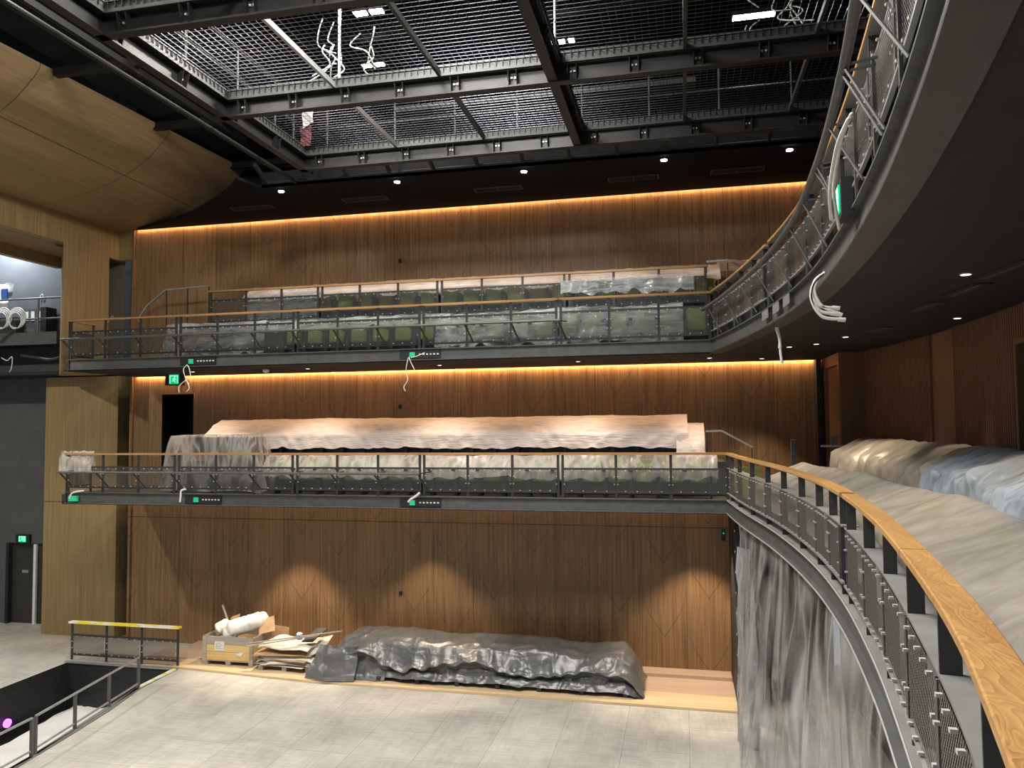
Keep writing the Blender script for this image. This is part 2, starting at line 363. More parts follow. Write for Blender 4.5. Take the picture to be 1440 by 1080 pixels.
o = MB().box(-15.30, -15.10, 13.0, 13.35, -.62, -.42).build('pit_socket_box', M['steel'], base=(-15.2, 13.2, -.62)); tag(o, 'small dark box fixed on the black pit wall', 'box')
e = MB(); e.box(-15.42, -12.2, 16.82, 16.92, 0, .035); struct('trim_1', e, M['galv'])
e = MB()
for a, b in zip(pit[1:8], pit[2:8]): e.bar((a[0]+.03, a[1], .012), (b[0]+.03, b[1], .012), .09, .024)
struct('trim_2', e, M['ledge'])
e = MB(); e.bar((-12.22, 16.8, .03), (-12.2, 15.5, .03), .1, .03); tag(e.build('edge_tape', M['tape'], base=(-12.2, 16, 0)), 'strip of yellow and white tape along the pit edge beside the guard rail', 'tape')
vl = MB(); c0 = at_x(9, 1017, -15.28); vl.tube([c0, c0+Vector((.05, 0, 0))], .095, 20); tag(vl.build('pit_lamp', M['violet'], base=c0), 'round lamp glowing violet low on the pit wall', 'lamp')

# side wall in walnut veneer with the box doorway left open
w = MB(); xs = [-15.2, -14.27, -13.26, 3.25]
def wq(x0, x1, z0, z1): w.quad((x0, YW, z0), (x1, YW, z0), (x1, YW, z1), (x0, YW, z1))
wq(xs[0], xs[3], 0, Z1); wq(xs[0], xs[1], Z1, ZT+.3); wq(xs[2], xs[3], Z1, ZT+.3); wq(xs[1], xs[2], 6.84, ZT+.3)
struct('wall_side', w, M['wall'])
d = MB(); d.box(-14.40, -14.27, YW+.01, YW+1.2, Z1, 6.9); d.box(-13.26, -13.13, YW+.01, YW+1.2, Z1, 6.9); d.box(-14.4, -13.1, YW+1.2, YW+1.3, Z1, 6.9); d.box(-14.4, -13.1, YW+.01, YW+1.3, 6.84, 6.95)
struct('door_1', d, M['black'])
d = MB(); d.box(-14.28, -13.25, YW-.012, YW+.02, 6.84, 6.87); d.box(-13.265, -13.24, YW-.012, YW+.02, Z1, 6.87); struct('trim_3', d, M['oak'])
d = MB(); d.box(-15.27, -15.2, YW-.06, YW+.1, 0, ZT); struct('trim_4', d, M['wall'])
# base boards along the stalls wall
b = MB(); b.box(-13.0, .98, 18.45, YW-.005, 0, .10); struct('baseboard_side', b, M['pinkply'])
b = MB(); b.box(-13.6, .98, 16.95, 18.45, 0.002, .025)
struct('trim_5', b, M['pinkply'])
b = MB(); b.prism([(-12.4, 16.95), (-8.6, 16.62), (.98, 16.55), (.98, 17.35), (-12.4, 17.6)], 0.004, .05)
struct('trim_6', b, M['ply'])
# small sockets on the wall
for i, (u, v, lab) in enumerate(((563, 367, 'small black socket plate on the veneer wall above the upper box seats'), (563, 572, 'small black socket plate on the veneer wall under the upper box'), (564, 834, 'small black socket plate low on the stalls wall above the grey tarpaulin'))):
    q = at_y(u, v, YW); o = MB().box(q.x-.04, q.x+.04, YW-.03, YW, q.z-.05, q.z+.05).build('wall_socket', M['black'], base=(q.x, YW, q.z)); tag(o, lab, 'socket')
# dark return at the circle end of the stalls wall
r = MB().box(1.0, 1.3, 16.55, YW, 0, 4.09); struct('wall_return', r, M['black'])
r = MB()
for k in range(9): r.box(.985, 1.0, 16.57, 16.60, .3+k*.42, .34+k*.42)
struct('trim_7', r, M['bright'])
# proscenium: lower pier, slot, upper pier, header
struct('wall_proscenium', MB().box(-18.2, -15.74, 19.0, 19.8, 0, 7.40), M['oak'])
struct('trim_8', MB().box(-15.76, -15.735, 18.97, 19.02, 0, 7.4), M['refl'])
s = MB().box(-15.80, -15.15, 19.5, 19.6, 0, 11.5); struct('wall_slot', s, M['black'])
s = MB(); s.tube([(-15.38, 19.25, 0), (-15.38, 19.25, 7.3)], .045, 10); o = s.build('slot_pipe', M['steel'], base=(-15.38, 19.25, 0)); tag(o, 'dark vertical pipe standing in the slot between the veneer panels', 'pipe')
pp = MB()
kq = at_z(86.5, 363, 10.76); pp.prism([(kq.x, kq.y), (XP-.3, 16.9), (XP-.3, 17.4)], 10.72, 10.8); pp.prism([(XP, 16.85), (XP, 18.5), (XP-.4, 18.6), (kq.x, kq.y)], 7.40, 10.78)           # splayed pier beside the upper box
pp.box(XP-.5, XP, 18.5, YW+.02, 10.72, 11.65)
pp.box(XP-.3, XP, 9.0, 18.5, 10.78, 11.65)           # header over the stage opening
pp.box(XP-.05, -15.2, YW-.02, YW+.05, 10.72, 11.65)
struct('wall_portal', pp, M['oakp'])
struct('trim_9', MB().prism([(XP-.3, 6.0), (XP-.3, 16.95), (kq.x, kq.y), (kq.x-.02, 6.0)], 10.77, 10.80), M['refl'])
b0, b1, b2_, b3 = at_x(0, 343, kq.x), at_x(0, 357, kq.x), at_x(0, 373, kq.x), at_x(86.5, 377, kq.x)
struct('wall_portal_inner', MB().box(kq.x-.2, kq.x, 6.0, kq.y+.05, b3.z, 10.78), M['oakp'])
# lobby door beside the upper box
dd = MB(); dd.box(XP-1.2, XP-1.1, 18.62, 19.2, Z2, 10.7); dd.box(XP-1.2, XP-.1, 19.15, 19.25, Z2, 10.72); dd.box(XP-1.2, XP-.02, 18.6, 19.2, 10.7, 10.74); struct('wall_lobby', dd, M['lobby'])
# stage left: painted wall, doors, gallery
ws = MB()
ws.quad((-27, 19.85, 2.43), (-15, 19.85, 2.43), (-15, 19.85, 14), (-27, 19.85, 14)); ws.quad((-27, 19.85, 0), (-20.3, 19.85, 0), (-20.3, 19.85, 2.43), (-27, 19.85, 2.43))
struct('wall_stage', ws, M['wing'])
dr = MB(); dr.box(-20.3, -20.2, 19.8, 20.2, 0, 2.43); dr.box(-20.3, -17.5, 20.0, 20.1, 0, 2.43)
struct('door_frame_stage', dr, M['black'])
def stage_door(x0, x1, lab):
    t = thing('stage_door', lab, 'door', (x0, 19.95, 0)); 
    MB().box(0, x1-x0, 0, .045, .01, 2.40).build('door_leaf', M['steel'], t)
    MB().box((x1-x0)*.42, (x1-x0)*.42+.22, -.012, 0, 1.52, 1.60).build('door_plate', M['galv'], t)
    t['kind'] = 'structure'; t.name = 'door_2' if x0 < -20 else 'door_3'
stage_door(-20.2, -19.33, 'dark grey stage door leaf nearest the auditorium exit sign')
stage_door(-19.27, -18.4, 'dark grey stage door leaf half hidden behind the oak panel')
o = MB().box(-19.36, -19.27, 19.86, 19.93, 0, 2.40).build('door_edge_strip', M['white'], base=(-19.3, 19.9, 0)); tag(o, 'white vertical edge strip between the two dark stage doors', 'strip')
g = MB(); g.box(-27, -17.6, 18.75, 19.85, 8.42, 8.70); g.box(-27, -17.6, 18.70, 18.75, 8.36, 8.72); struct('floor_gallery', g, M['mid'])
struct('ceiling_gallery', MB().box(-27, -16.3, 18.4, 19.85, 7.45, 7.55), M['black'])
struct('wall_stage_rear', MB().box(-27.2, -27, 2, 20, 0, 14), M['wing'])

# ------------------------------------------------------------------ horseshoe curve (plan of the balcony fronts)
def catmull(P, n=14):
    out = []
    for i in range(len(P)-1):
        p0 = Vector(P[max(i-1, 0)]); p1 = Vector(P[i]); p2 = Vector(P[i+1]); p3 = Vector(P[min(i+2, len(P)-1)])
        for k in range(n):
            t = k/n; out.append(.5*((2*p1)+(p2-p0)*t+(2*p0-5*p1+4*p2-p3)*t*t+(3*p1-p0-3*p2+p3)*t**3))
    out.append(Vector(P[-1])); return out
class Curve:
    def __init__(s, P):
        s.p = catmull(P); s.l = [0]
        for a, b in zip(s.p, s.p[1:]): s.l.append(s.l[-1]+(b-a).length)
        s.L = s.l[-1]
    def at(s, t, n=0.0):                       # point at arc length t, n metres towards the stage
        t = min(max(t, 0), s.L-1e-6); i = 0
        lo, hi = 0, len(s.l)-1
        while hi-lo > 1:
            m = (lo+hi)//2
            if s.l[m] <= t: lo = m
            else: hi = m
        a, b = s.p[lo], s.p[lo+1]; q = a.lerp(b, (t-s.l[lo])/(s.l[lo+1]-s.l[lo])); d = (b-a).normalized()
        # smooth tangent
        a2 = s.p[max(lo-3, 0)]; b2 = s.p[min(lo+4, len(s.p)-1)]; d = (b2-a2).normalized()
        nn = Vector((d.y, -d.x))               # walking towards the camera (-Y) the stage side is -X
        return Vector((q.x+nn.x*n, q.y+nn.y*n)), d, nn
    def y2t(s, y):
        for i, q in enumerate(s.p):
            if q.y <= y: return s.l[i]
        return s.L
LOW = Curve([(.88, 16.15), (1.03, 14.2), (1.31, 11.6), (1.43, 9.3), (1.40, 7.4), (1.27, 5.7), (1.13, 4.5), (.95, 3.25), (.82, 2.5), (.68, 1.85), (.55, 1.3)])
UPC = Curve([(.62, 16.15), (.98, 14.2), (1.33, 11.6), (1.48, 9.3), (1.43, 7.2), (1.30, 5.4), (1.14, 4.0), (.96, 2.8), (.70, 1.4), (.5, .4)])
def sweep(mb, cv, prof, t0=0, t1=None, step=.25):
    t1 = cv.L if t1 is None else t1; k = max(2, int((t1-t0)/step)); rings = []
    for i in range(k+1):
        t = t0+(t1-t0)*i/k; q, d, nn = cv.at(t)
        rings.append([(q.x+nn.x*n, q.y+nn.y*n, z) for n, z in prof])
    return mb.loft(rings)
def chan(z0, z1, out=.0, dep=.14):        # steel channel facing the stage
    return [(-.06, z0), (dep, z0), (dep, z0+.018), (out+.01, z0+.018), (out+.01, z1-.018), (dep, z1-.018), (dep, z1), (-.06, z1)]

# ------------------------------------------------------------------ balcony floors, soffits, fascias
def slab(name, cv, z0, z1, mat, back=4.3, x0=-15.0, yb=YB, gap=.09, boxonly=False):
    mb = MB(); mb.box(x0, cv.p[0].x, yb+.02, YW-gap, z0, z1)
    pts = [(q.x+.02, q.y) for q in cv.p]
    poly = [(pts[0][0], YW-gap)] + [(pts[0][0], YB)] + pts + [(back, pts[-1][1]), (back, YW-gap)]
    mb.prism(poly, z0, z1)
    return struct(name, mb, mat)
slab('floor_lower_balcony', LOW, 4.12, Z1, M['carpet'])
slab('ceiling_under_lower_balcony', LOW, 4.06, 4.115, M['soffit'])
slab('floor_upper_balcony', UPC, SOF2+.05, Z2, M['carpet'])
slab('ceiling_under_upper_balcony', UPC, SOF2, SOF2+.045, M['soffit'])
# raised rear tiers
t = MB(); t.box(-13.0, .9, 17.62, YW-.02, Z1, 5.05); struct('floor_box_tier', t, M['carpet'])
t = MB(); t.box(-12.0, .75, 17.62, YW-.02, Z2, 8.50); t.box(-12.9, -12.0, 17.9, YW-.02, Z2, 8.05); struct('floor_box_upper_tier', t, M['carpet'])
t = MB()
rings = [[(q.x+1.75, q.y, Z1), (4.3, q.y, Z1), (4.3, q.y, 4.62), (q.x+1.75, q.y, 4.62)] for q in LOW.p if q.y < 16.6]
t.loft(rings); struct('floor_circle_tier', t, M['carpet'])
# fascia channels
for nm, cv, z0, z1, xl in (('trim_10', LOW, 4.08, 4.36, -14.86), ('trim_11', UPC, SOF2+.02, 7.62, -14.86)):
    mb = MB()
    pf = chan(z0, z1, -.015, .055)
    mb.loft([[(x, YB-n, z) for n, z in pf] for x in (xl, cv.p[0].x+.02)])
    sweep(mb, cv, pf); struct(nm, mb, M['mid'])
# sloping lip under the fascia of the upper balcony, and the paler ledge strip on the curved fronts
mb = MB(); sweep(mb, UPC, [(.055, SOF2+.02), (.055, SOF2+.0), (-.16, SOF2-.02), (-.16, SOF2+.02)]); struct('trim_12', mb, M['steel'])
mb = MB(); sweep(mb, LOW, [(.054, 4.362), (.054, 4.372), (-.12, 4.376), (-.12, 4.362)], .1); struct('trim_13', mb, M['ledge'])
mb = MB(); sweep(mb, LOW, [(.0555, 4.079), (.0605, 4.079), (.0605, 4.100), (.0555, 4.100)]); sweep(mb, LOW, [(.0555, 4.345), (.0605, 4.345), (.0605, 4.362), (.0555, 4.362)], .1); struct('trim_15', mb, M['bright'])
# black soffit above the side wall and the roof
cs = MB(); ed_ = [at_z(u, v, ZT) for u, v in ((192, 322), (230, 313.5), (270, 299), (300, 282), (320, 267), (334, 252))]
cs.prism([(4.6, YW-.10), (-15.1, YW-.10)]+[(q.x, q.y) for q in ed_[1:]]+[(ed_[-1].x+.15, 16.15), (4.6, 16.15)], ZT, ZT+.06); cs.box(ed_[-1].x+.2, 4.6, 16.15, 16.2, ZT, ZT+.35)
struct('ceiling_soffit', cs, M['ceil'])
struct('ceiling', MB().box(-27, 8, -4, 20.5, 15.6, 15.7), M['roof'])
struct('wall_above_soffit', MB().box(-15.3, 8, 19.0, 19.1, ZT+.3, 15.7), M['roof'])
struct('wall_house_rear', MB().box(7.0, 7.1, -3, 19, 7.6, 15.6), M['roof'])
# black raked infill between reflector and grid
rk = MB(); rk.quad((-12.2, 9, 13.35), (-12.0, 19, 13.15), (-9.6, 19, 13.6), (-9.6, 9, 13.6)); rk.quad((-9.6, 9, 13.6), (-9.6, 19, 13.6), (-8.4, 19, 15.6), (-8.4, 9, 15.6)); struct('ceiling_rake', rk, M['roof'])

# curved oak reflector over the stage front
prof = [(-11.80, 13.02), (-11.92, 12.86), (-12.1, 12.68), (-12.35, 12.46), (-12.75, 12.22), (-13.37, 11.95), (-13.9, 11.79), (-14.5, 11.67), (-15.0, 11.60), (-15.68, 11.53)]
rf = MB()
ring = lambda y, k: [(x-(.42 if x > -12.5 else .42*max(0, (x+15.5)/3.))*k, y, z) for x, z in prof] + [(x-(.42 if x > -12.5 else .42*max(0, (x+15.5)/3.))*k, y, z+.08) for x, z in reversed(prof)]
rf.loft([ring(18.93-i*.7, i*.7/7.3) for i in range(17)])
struct('ceiling_reflector', rf, M['refl'], smooth=False)

# rear wall of the circle: ribbed timber
BW = Curve([(3.62, 17.0), (3.95, 15.0), (4.08, 12.8), (4.06, 10.4), (3.85, 8.0), (3.5, 5.6), (3.0, 3.4)])
rb = MB(); pts = []
t = 0.0
while t < BW.L-.1:
    y = BW.at(t)[0].y
    flat = 12.9 < y < 13.9 or y > 16.72
    if flat: pts.append(BW.at(t, 0)[0]); t += .074
    else:
        pts += [BW.at(t, 0)[0], BW.at(t, .038)[0], BW.at(t+.04, .038)[0], BW.at(t+.04, 0)[0]]; t += .074
def wall_strip(mb, P, z0, z1):
    for a, b in zip(P, P[1:]): mb.quad((a.x, a.y, z0), (b.x, b.y, z0), (b.x, b.y, z1), (a.x, a.y, z1))
win0, win1 = 10.35, 9.1         # control-room window
A = [q for q in pts if q.y > win0]; Bm = [q for q in pts if win1 <= q.y <= win0]; Cc = [q for q in pts if q.y < win1]
wall_strip(rb, A, Z1, SOF2); wall_strip(rb, [A[-1]]+Bm+[Cc[0]], Z1, 5.5); wall_strip(rb, [A[-1]]+Bm+[Cc[0]], 6.86, SOF2); wall_strip(rb, Cc, Z1, SOF2)
struct('wall_rear', rb, M['rib'])
struct('wall_rear_panel', MB().box(3.18, 3.64, 16.86, 16.98, Z1, SOF2), M['ribp'])
wn = MB(); a, b = A[-1], Cc[0]
for (z, zz) in ((5.44, 5.52), (6.84, 6.9)): wn.bar((a.x, a.y, (z+zz)/2), (b.x, b.y, (z+zz)/2), .16, zz-z)
wn.bar((a.x, a.y, 5.5), (a.x, a.y, 6.86), .16, .05); wn.bar((b.x, b.y, 5.5), (b.x, b.y, 6.86), .16, .05)
struct('window_1', wn, M['ribp'])
g = MB(); g.quad((a.x+.12, a.y, 5.5), (b.x+.12, b.y, 5.5), (b.x+.12, b.y, 6.86), (a.x+.12, a.y, 6.86)); struct('window_2', g, M['glassdark'])
struct('wall_booth', MB().box(5.2, 5.3, 7.5, 12, Z1, SOF2).box(4.25, 5.3, 11.2, 11.3, Z1, SOF2).box(4.25, 5.3, 8.2, 8.3, Z1, SOF2).box(4.3, 5.3, 8.2, 11.3, 5.40, 5.50), M['black'])
ck = at_x(1437, 577, 4.5); mn = thing('monitor', 'pale monitor standing inside the control room window', 'monitor', (ck.x, ck.y-.2, 5.50))
MB().box(-.02, .02, -.22, .22, .08, .62).build('screen', M['galv'], mn); MB().box(-.05, .05, -.08, .08, 0, .08).build('stand', M['steel'], mn)
# corner door of the circle
cd = MB(); cd.box(3.16, 3.26, 18.55, 18.75, Z1, SOF2); cd.box(3.16, 3.26, 16.9, 17.02, Z1, SOF2); cd.box(3.16, 3.26, 17.0, 18.6, 7.1, SOF2); struct('door_frame_circle', cd, M['rib'])
struct('door_4', MB().box(3.24, 3.30, 17.0, 18.58, Z1, 7.1), M['ribp'])
struct('trim_14', MB().box(3.0, 3.1, 18.6, YW, Z1, SOF2), M['black'])
struct('wall_circle_lobby', MB().box(3.9, 4.0, 16.9, 19.3, Z1, SOF2), M['black'])
struct('wall_upper_end', MB().box(3.25, 4.6, 18.95, 19.0, Z2, ZT), M['wall'])
struct('wall_upper_rear', MB().box(4.4, 4.5, 0, 19.0, Z2, ZT), M['rib'])
struct('wall_stalls_rear', MB().box(3.4, 3.5, 0, 19, 0, 4.1), M['black'])

# ================================================================== BALUSTRADES
def clip(mb, x, y, z, r=.010): mb.box(x-r, x+r, y-.014, y+.004, z-r, z+r)
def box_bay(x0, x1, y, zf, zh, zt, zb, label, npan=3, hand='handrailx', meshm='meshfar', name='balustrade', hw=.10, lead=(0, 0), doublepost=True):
    t = thing(name, label, 'railing', (x0, y, zf)); L = x1-x0
    mb = MB(); mb.box(-lead[0], L+lead[1], -hw/2, hw/2, zh-zf-.045, zh-zf); mb.build('handrail', M[hand], t)
    for k in range(npan+1):
        x = L*k/npan; MB().box(x-.028, x+.028, -.012, .012, 0, zh-zf-.045).build('post', M['steel'], t)
    MB().box(0, L, -.022, .022, zt-zf-.022, zt-zf+.022).build('top_rail', M['steel'], t)
    MB().box(0, L, -.022, .022, zb-zf-.02, zb-zf+.02).build('bottom_rail', M['steel'], t)
    for k in range(npan):
        a, b = L*k/npan+.035, L*(k+1)/npan-.035; cl = MB()
        for q in (.15, .38, .62, .85):
            clip(cl, a+(b-a)*q, -.03, zt-zf-.03); clip(cl, a+(b-a)*q, -.03, zb-zf+.03)
        for z in (zb+(zt-zb)*.35, zb+(zt-zb)*.68):
            clip(cl, a+.0, -.03, z-zf); clip(cl, b-.0, -.03, z-zf)
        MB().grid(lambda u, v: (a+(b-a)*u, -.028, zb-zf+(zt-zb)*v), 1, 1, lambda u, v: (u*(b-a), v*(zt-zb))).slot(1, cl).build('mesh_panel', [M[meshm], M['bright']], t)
    return t
bays = [(-14.78, -11.82), (-11.70, -8.75), (-8.63, -5.68), (-5.58, -2.60), (-2.50, .58)]
for i, (a, b) in enumerate(bays):
    w = ['stage end bay', 'second bay from the stage end', 'middle bay', 'second bay from the curved circle', 'bay touching the curved circle'][i]
    b2 = .86 if i == 4 else b
    box_bay(a, b2, YB-.02, 4.36, 5.31, 4.97, 4.48, f'mesh balustrade with timber rail, {w}, lower side box front', lead=(.06, .06))
    box_bay(a, b, YB-.02, 7.62, 8.61, 8.30, 7.72, f'mesh balustrade with timber rail, {w}, upper side box front', lead=(.06, .06))
b2 = [(-11.86, -8.86), (-8.74, -5.73), (-5.61, -2.63), (-2.51, .56)]
for i, (a, b) in enumerate(b2):
    w = ['bay nearest the stage', 'second bay from the stage', 'second bay from the curved end', 'bay at the curved end'][i]
    box_bay(a, b, 17.6, 8.50, 9.44, 9.18, 8.62, f'inner balustrade before the upper box back row, {w}', lead=(.06, .06))
# lighting bars hung in front of the boxes
def light_bar(x0, x1, z, zf, label, n):
    t = thing('lighting_bar', label, 'lighting bar', (x0, YB-.42, z)); L = x1-x0
    MB().tube([(0, 0, 0), (L, 0, 0)], .027, 10).build('pipe', M['mid'], t)
    for k in range(n):
        x = .04+(L-.08)*k/(n-1); m = MB(); m.bar((x, 0, 0), (x+.12, .32, zf-z-.02), .028, .028); m.bar((x, 0, 0), (x+.12, .40, 0.02), .02, .02); m.build('bracket', M['steel'], t)
light_bar(-14.72, -5.55, 4.87, 4.5, 'slim steel lighting bar along the front of the lower side box', 10)
light_bar(-14.72, -2.46, 8.08, 7.72, 'slim steel lighting bar along the front of the upper side box', 13)
# end returns of the boxes
for (zf, zh, zt, zb, w) in ((4.36, 5.31, 4.97, 4.48, 'lower'), (7.62, 8.61, 8.30, 7.72, 'upper')):
    t = thing('end_balustrade', f'short mesh return closing the stage end of the {w} side box', 'railing', (-14.84, YB, zf))
    MB().box(-.05, .05, -.05, .85, zh-zf-.045, zh-zf).build('handrail', M['handrailx'], t)
    for y in (.0, .78): MB().box(-.012, .012, y-.028, y+.028, -.3, zh-zf-.045).build('post', M['steel'], t)
    MB().box(-.02, .02, 0, .8, zt-zf-.02, zt-zf+.02).box(-.02, .02, 0, .8, zb-zf-.02, zb-zf+.02).build('rail', M['steel'], t)
    MB().grid(lambda u, v: (-.02, .8*u, zb-zf+(zt-zb)*v), 1, 1, lambda u, v: (u*.8, v*(zt-zb))).build('mesh_panel', M['meshfar'], t)

# curved balustrades
def circle_bay(cv, t0, t1, nposts, zf, zh, zt, zb, label, posts=None, truss=False, joints=()):
    q0, _, _ = cv.at((t0+t1)/2); base = (q0.x, q0.y, zf); t = thing('curved_balustrade', label, 'railing', base)
    sw = lambda prof, a, b, step=.2: sweep(MB(), cv, prof, a, b, step)
    def put(mb, name, mat, smooth=False):
        mb.v = [(x-base[0], y-base[1], z-base[2]) for x, y, z in mb.v]; return mb.build(name, M[mat], t, smooth=smooth)
    cuts = [t0]+list(joints)+[t1]
    for a, b in zip(cuts, cuts[1:]):
        put(sw([(-.088, zh-.036), (.043, zh-.036), (.043, zh-.006), (.037, zh), (-.082, zh), (-.088, zh-.006)], a+.006, b-.006, .12), 'handrail', 'handrail')
    put(sw([(-.080, zh-.046), (.034, zh-.046), (.034, zh-.036), (-.080, zh-.036)], t0, t1), 'rail_plate', 'ledge')
    put(sw([(-.115, zt+.0), (.030, zt+.0), (.030, zt+.014), (-.115, zt+.014)], t0, t1), 'sill', 'ledge')
    put(sw([(.020, zb-.014), (.048, zb-.014), (.048, zb+.006), (.020, zb+.006)], t0, t1), 'bottom_rail', 'galv')
    tl = posts or [t0+.12+(t1-t0-.24)*k/(nposts-1) for k in range(nposts)]
    for tt in tl:
        q, d, nn = cv.at(tt); m = MB()
        a = Vector((q.x-nn.x*.050, q.y-nn.y*.050, 0)); b = Vector((q.x+nn.x*.026, q.y+nn.y*.026, 0)); dd = Vector((d.x, d.y, 0))*.011
        ring = lambda z: [(*(a-dd).xy, z), (*(b-dd).xy, z), (*(b+dd).xy, z), (*(a+dd).xy, z)]
        m.loft([ring(zf), ring(zh-.046)]); put(m, 'post', 'steel')
    # infill panels, two for each post spacing, each with frame rods and bright clips
    ed = []
    for a, b in zip(tl, tl[1:]):
        if b-a > .3: ed += [(a+.02, b-.02)]
    put(sw([(-.075, zf), (-.06, zf), (-.06, zb+.05), (-.075, zb+.05)], t0, t1), 'kick_plate', 'steel')
    for a, b in ed:
        n = max(4, int((b-a)/.12)); cl = MB(); rods = MB()
        def pt(u, v, o=.034):
            q, d, nn = cv.at(a+(b-a)*u, o); return (q.x, q.y, zb+.004+(zt-zb-.006)*v)
        for u in (0, 1): rods.bar(pt(u, -.02, .034), pt(u, 1, .034), .016, .016)
        for u in (.12, .31, .5, .69, .88):
            for v in (.03, .95):
                x, y, z = pt(u, v, .046); cl.bar((x, y, z-.007), (x, y, z+.007), .024, .020)
        for u in (.02, .98):
            for v in (.3, .68):
                x, y, z = pt(u, v, .046); cl.bar((x, y, z-.007), (x, y, z+.007), .022, .020)
        pm = MB().grid(pt, n, 1, lambda u, v: (a+(b-a)*u, (zt-zb)*v)).slot(1, rods).slot(2, cl)
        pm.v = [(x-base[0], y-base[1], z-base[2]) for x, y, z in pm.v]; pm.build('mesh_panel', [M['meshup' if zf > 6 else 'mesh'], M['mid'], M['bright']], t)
    return t, tl
yt = LOW.y2t
pl = [yt(y) for y in (15.85, 14.75, 13.6, 12.45, 11.3, 10.2, 9.15, 8.2, 7.55)]
circle_bay(LOW, .03, yt(7.42), 9, 4.37, 5.30, 4.99, 4.50, 'curved mesh balustrade with oiled timber rail, far bay beside the lower box', posts=pl)
pl = [yt(y) for y in (7.25, 6.25, 5.2, 4.15, 3.2, 2.3, 1.5)]
circle_bay(LOW, yt(7.36), LOW.L, 8, 4.37, 5.30, 4.99, 4.50, 'curved mesh balustrade with oiled timber rail, nearest bay sweeping towards the viewer', posts=pl, joints=(yt(4.25),))
m = MB(); m.bar((.84, 16.19, 5.285), (.92, 16.02, 5.285), .12, .045); tag(m.build('corner_handrail_piece', M['handrail'], base=(.88, 16.1, 5.26)), 'short mitred timber handrail piece at the lower box corner', 'handrail')
yu = UPC.y2t
ub = [(.1, yu(12.05), (15.9, 14.9, 13.95, 13.0, 12.2), 'far bay beside the upper box'), (yu(11.95), yu(7.05), (11.8, 10.6, 9.45, 8.3, 7.2), 'middle bay under the lighting truss'), (yu(6.95), UPC.L, (6.8, 5.6, 4.4, 3.2, 2.0, .9), 'near bay high overhead')]
for a, b, ys, w in ub:
    circle_bay(UPC, a, b, 5, 7.62, 8.60, 8.29, 7.78, f'curved mesh balustrade of the upper circle, {w}', posts=[yu(y) for y in ys])
# pipe truss carried outside the upper circle
pq = lambda y, n, z: (lambda q: (q.x, q.y, z))(UPC.at(yu(y), n)[0])
q0 = pq(8, .225, 8.2); t = thing('lighting_truss', 'curved grey steel lighting truss bracketed off the upper circle front', 'lighting truss', q0)
def rel(p): return Vector(p)-Vector(q0)
for (ya, yb_) in ((16.0, 5.25), (5.2, .6)):
    n = 40; m = MB(); m.tube([rel(pq(ya+(yb_-ya)*k/n, .225, 8.2)) for k in range(n+1)], .034, 12); m.build('pipe', M['mid'], t, smooth=True)
for y in (15.6, 14.3, 13.0, 11.8, 10.6, 9.45, 8.3, 7.2, 6.2, 5.22, 4.2, 3.2, 2.2):
    m = MB(); dy = .05
    for s in ((-dy, dy) if y in (5.22, 7.2, 3.2) else (0,)):
        m.bar(rel(pq(y+s, .225, 8.19)), rel(pq(y+s, .03, 8.21)), .014, .014); m.bar(rel(pq(y+s, .225, 8.17)), rel(pq(y-.33+s, .05, 7.64)), .014, .014)
    m.build('bracket', M['mid'], t)
    m = MB(); m.bar(rel(pq(y-.02, .05, 7.62)), rel(pq(y-.02, .05, 8.30)), .02, .02); m.build('upright', M['mid'], t)

# fascia outlets -----------------------------------------------------------
def outlet(P, dirx, label, dots=6, L=.95):
    """row of sockets in the fascia: P = stage-end bottom corner, dirx = direction along the front"""
    d = Vector(dirx).normalized(); rz = math.atan2(d.y, d.x); t = thing('outlet_strip', label, 'outlet strip', P, rz)
    MB().box(0, L, -.05, .0, 0, .17).build('strip_housing', M['black'], t)
    MB().box(.24, .36, -.075, -.05, .03, .14).build('glowing_green_cover', M['socketglow'], t)
    for k in range(dots): MB().box(.46+k*.082, .50+k*.082, -.058, -.05, .075, .105).build('socket', M['white'], t)
for (u, v, lv, w) in ((262, 705, 0, 'second bay of the lower box'), (566, 710, 0, 'middle of the lower box'), (255, 511, 1, 'second bay of the upper box'), (566, 502, 1, 'middle of the upper box')):
    q = at_y(u, v, YB-.12); outlet((q.x-.1, YB+.02, (4.13 if lv == 0 else 7.40)), (1, 0, 0), f'black outlet strip with a green cover in the fascia, {w}')
q = MB().box(-14.72, -14.48, YB-.08, YB-.02, 4.14, 4.27).build('green_socket', M['socketglow'], base=(-14.6, YB-.12, 4.14)); tag(q, 'green socket cover at the stage end of the lower box fascia', 'socket')
for (y, w) in ((12.9, 'far part of the curved fascia'), (6.9, 'near part beside the green exit light')):
    qq, d, nn = UPC.at(yu(y), -.01); outlet((qq.x, qq.y, 7.42), (-d.x, -d.y, 0), f'outlet strip in the upper circle fascia, {w}')
for i, y in enumerate((12.1, 11.4, 10.7)):
    qq, d, nn = UPC.at(yu(y), .06); t = MB(); t.box(-.2, .2, -.004, .004, 0, .13); o = t.build('label_plate', M['galv']); o.location = (qq.x, qq.y, 7.46); o.rotation_euler = (0, 0, math.atan2(d.y, d.x))
    tag(o, f'pale blank plate in the upper circle fascia, {["farthest", "middle", "nearest"][i]} of three beside the hanging cable', 'plate')

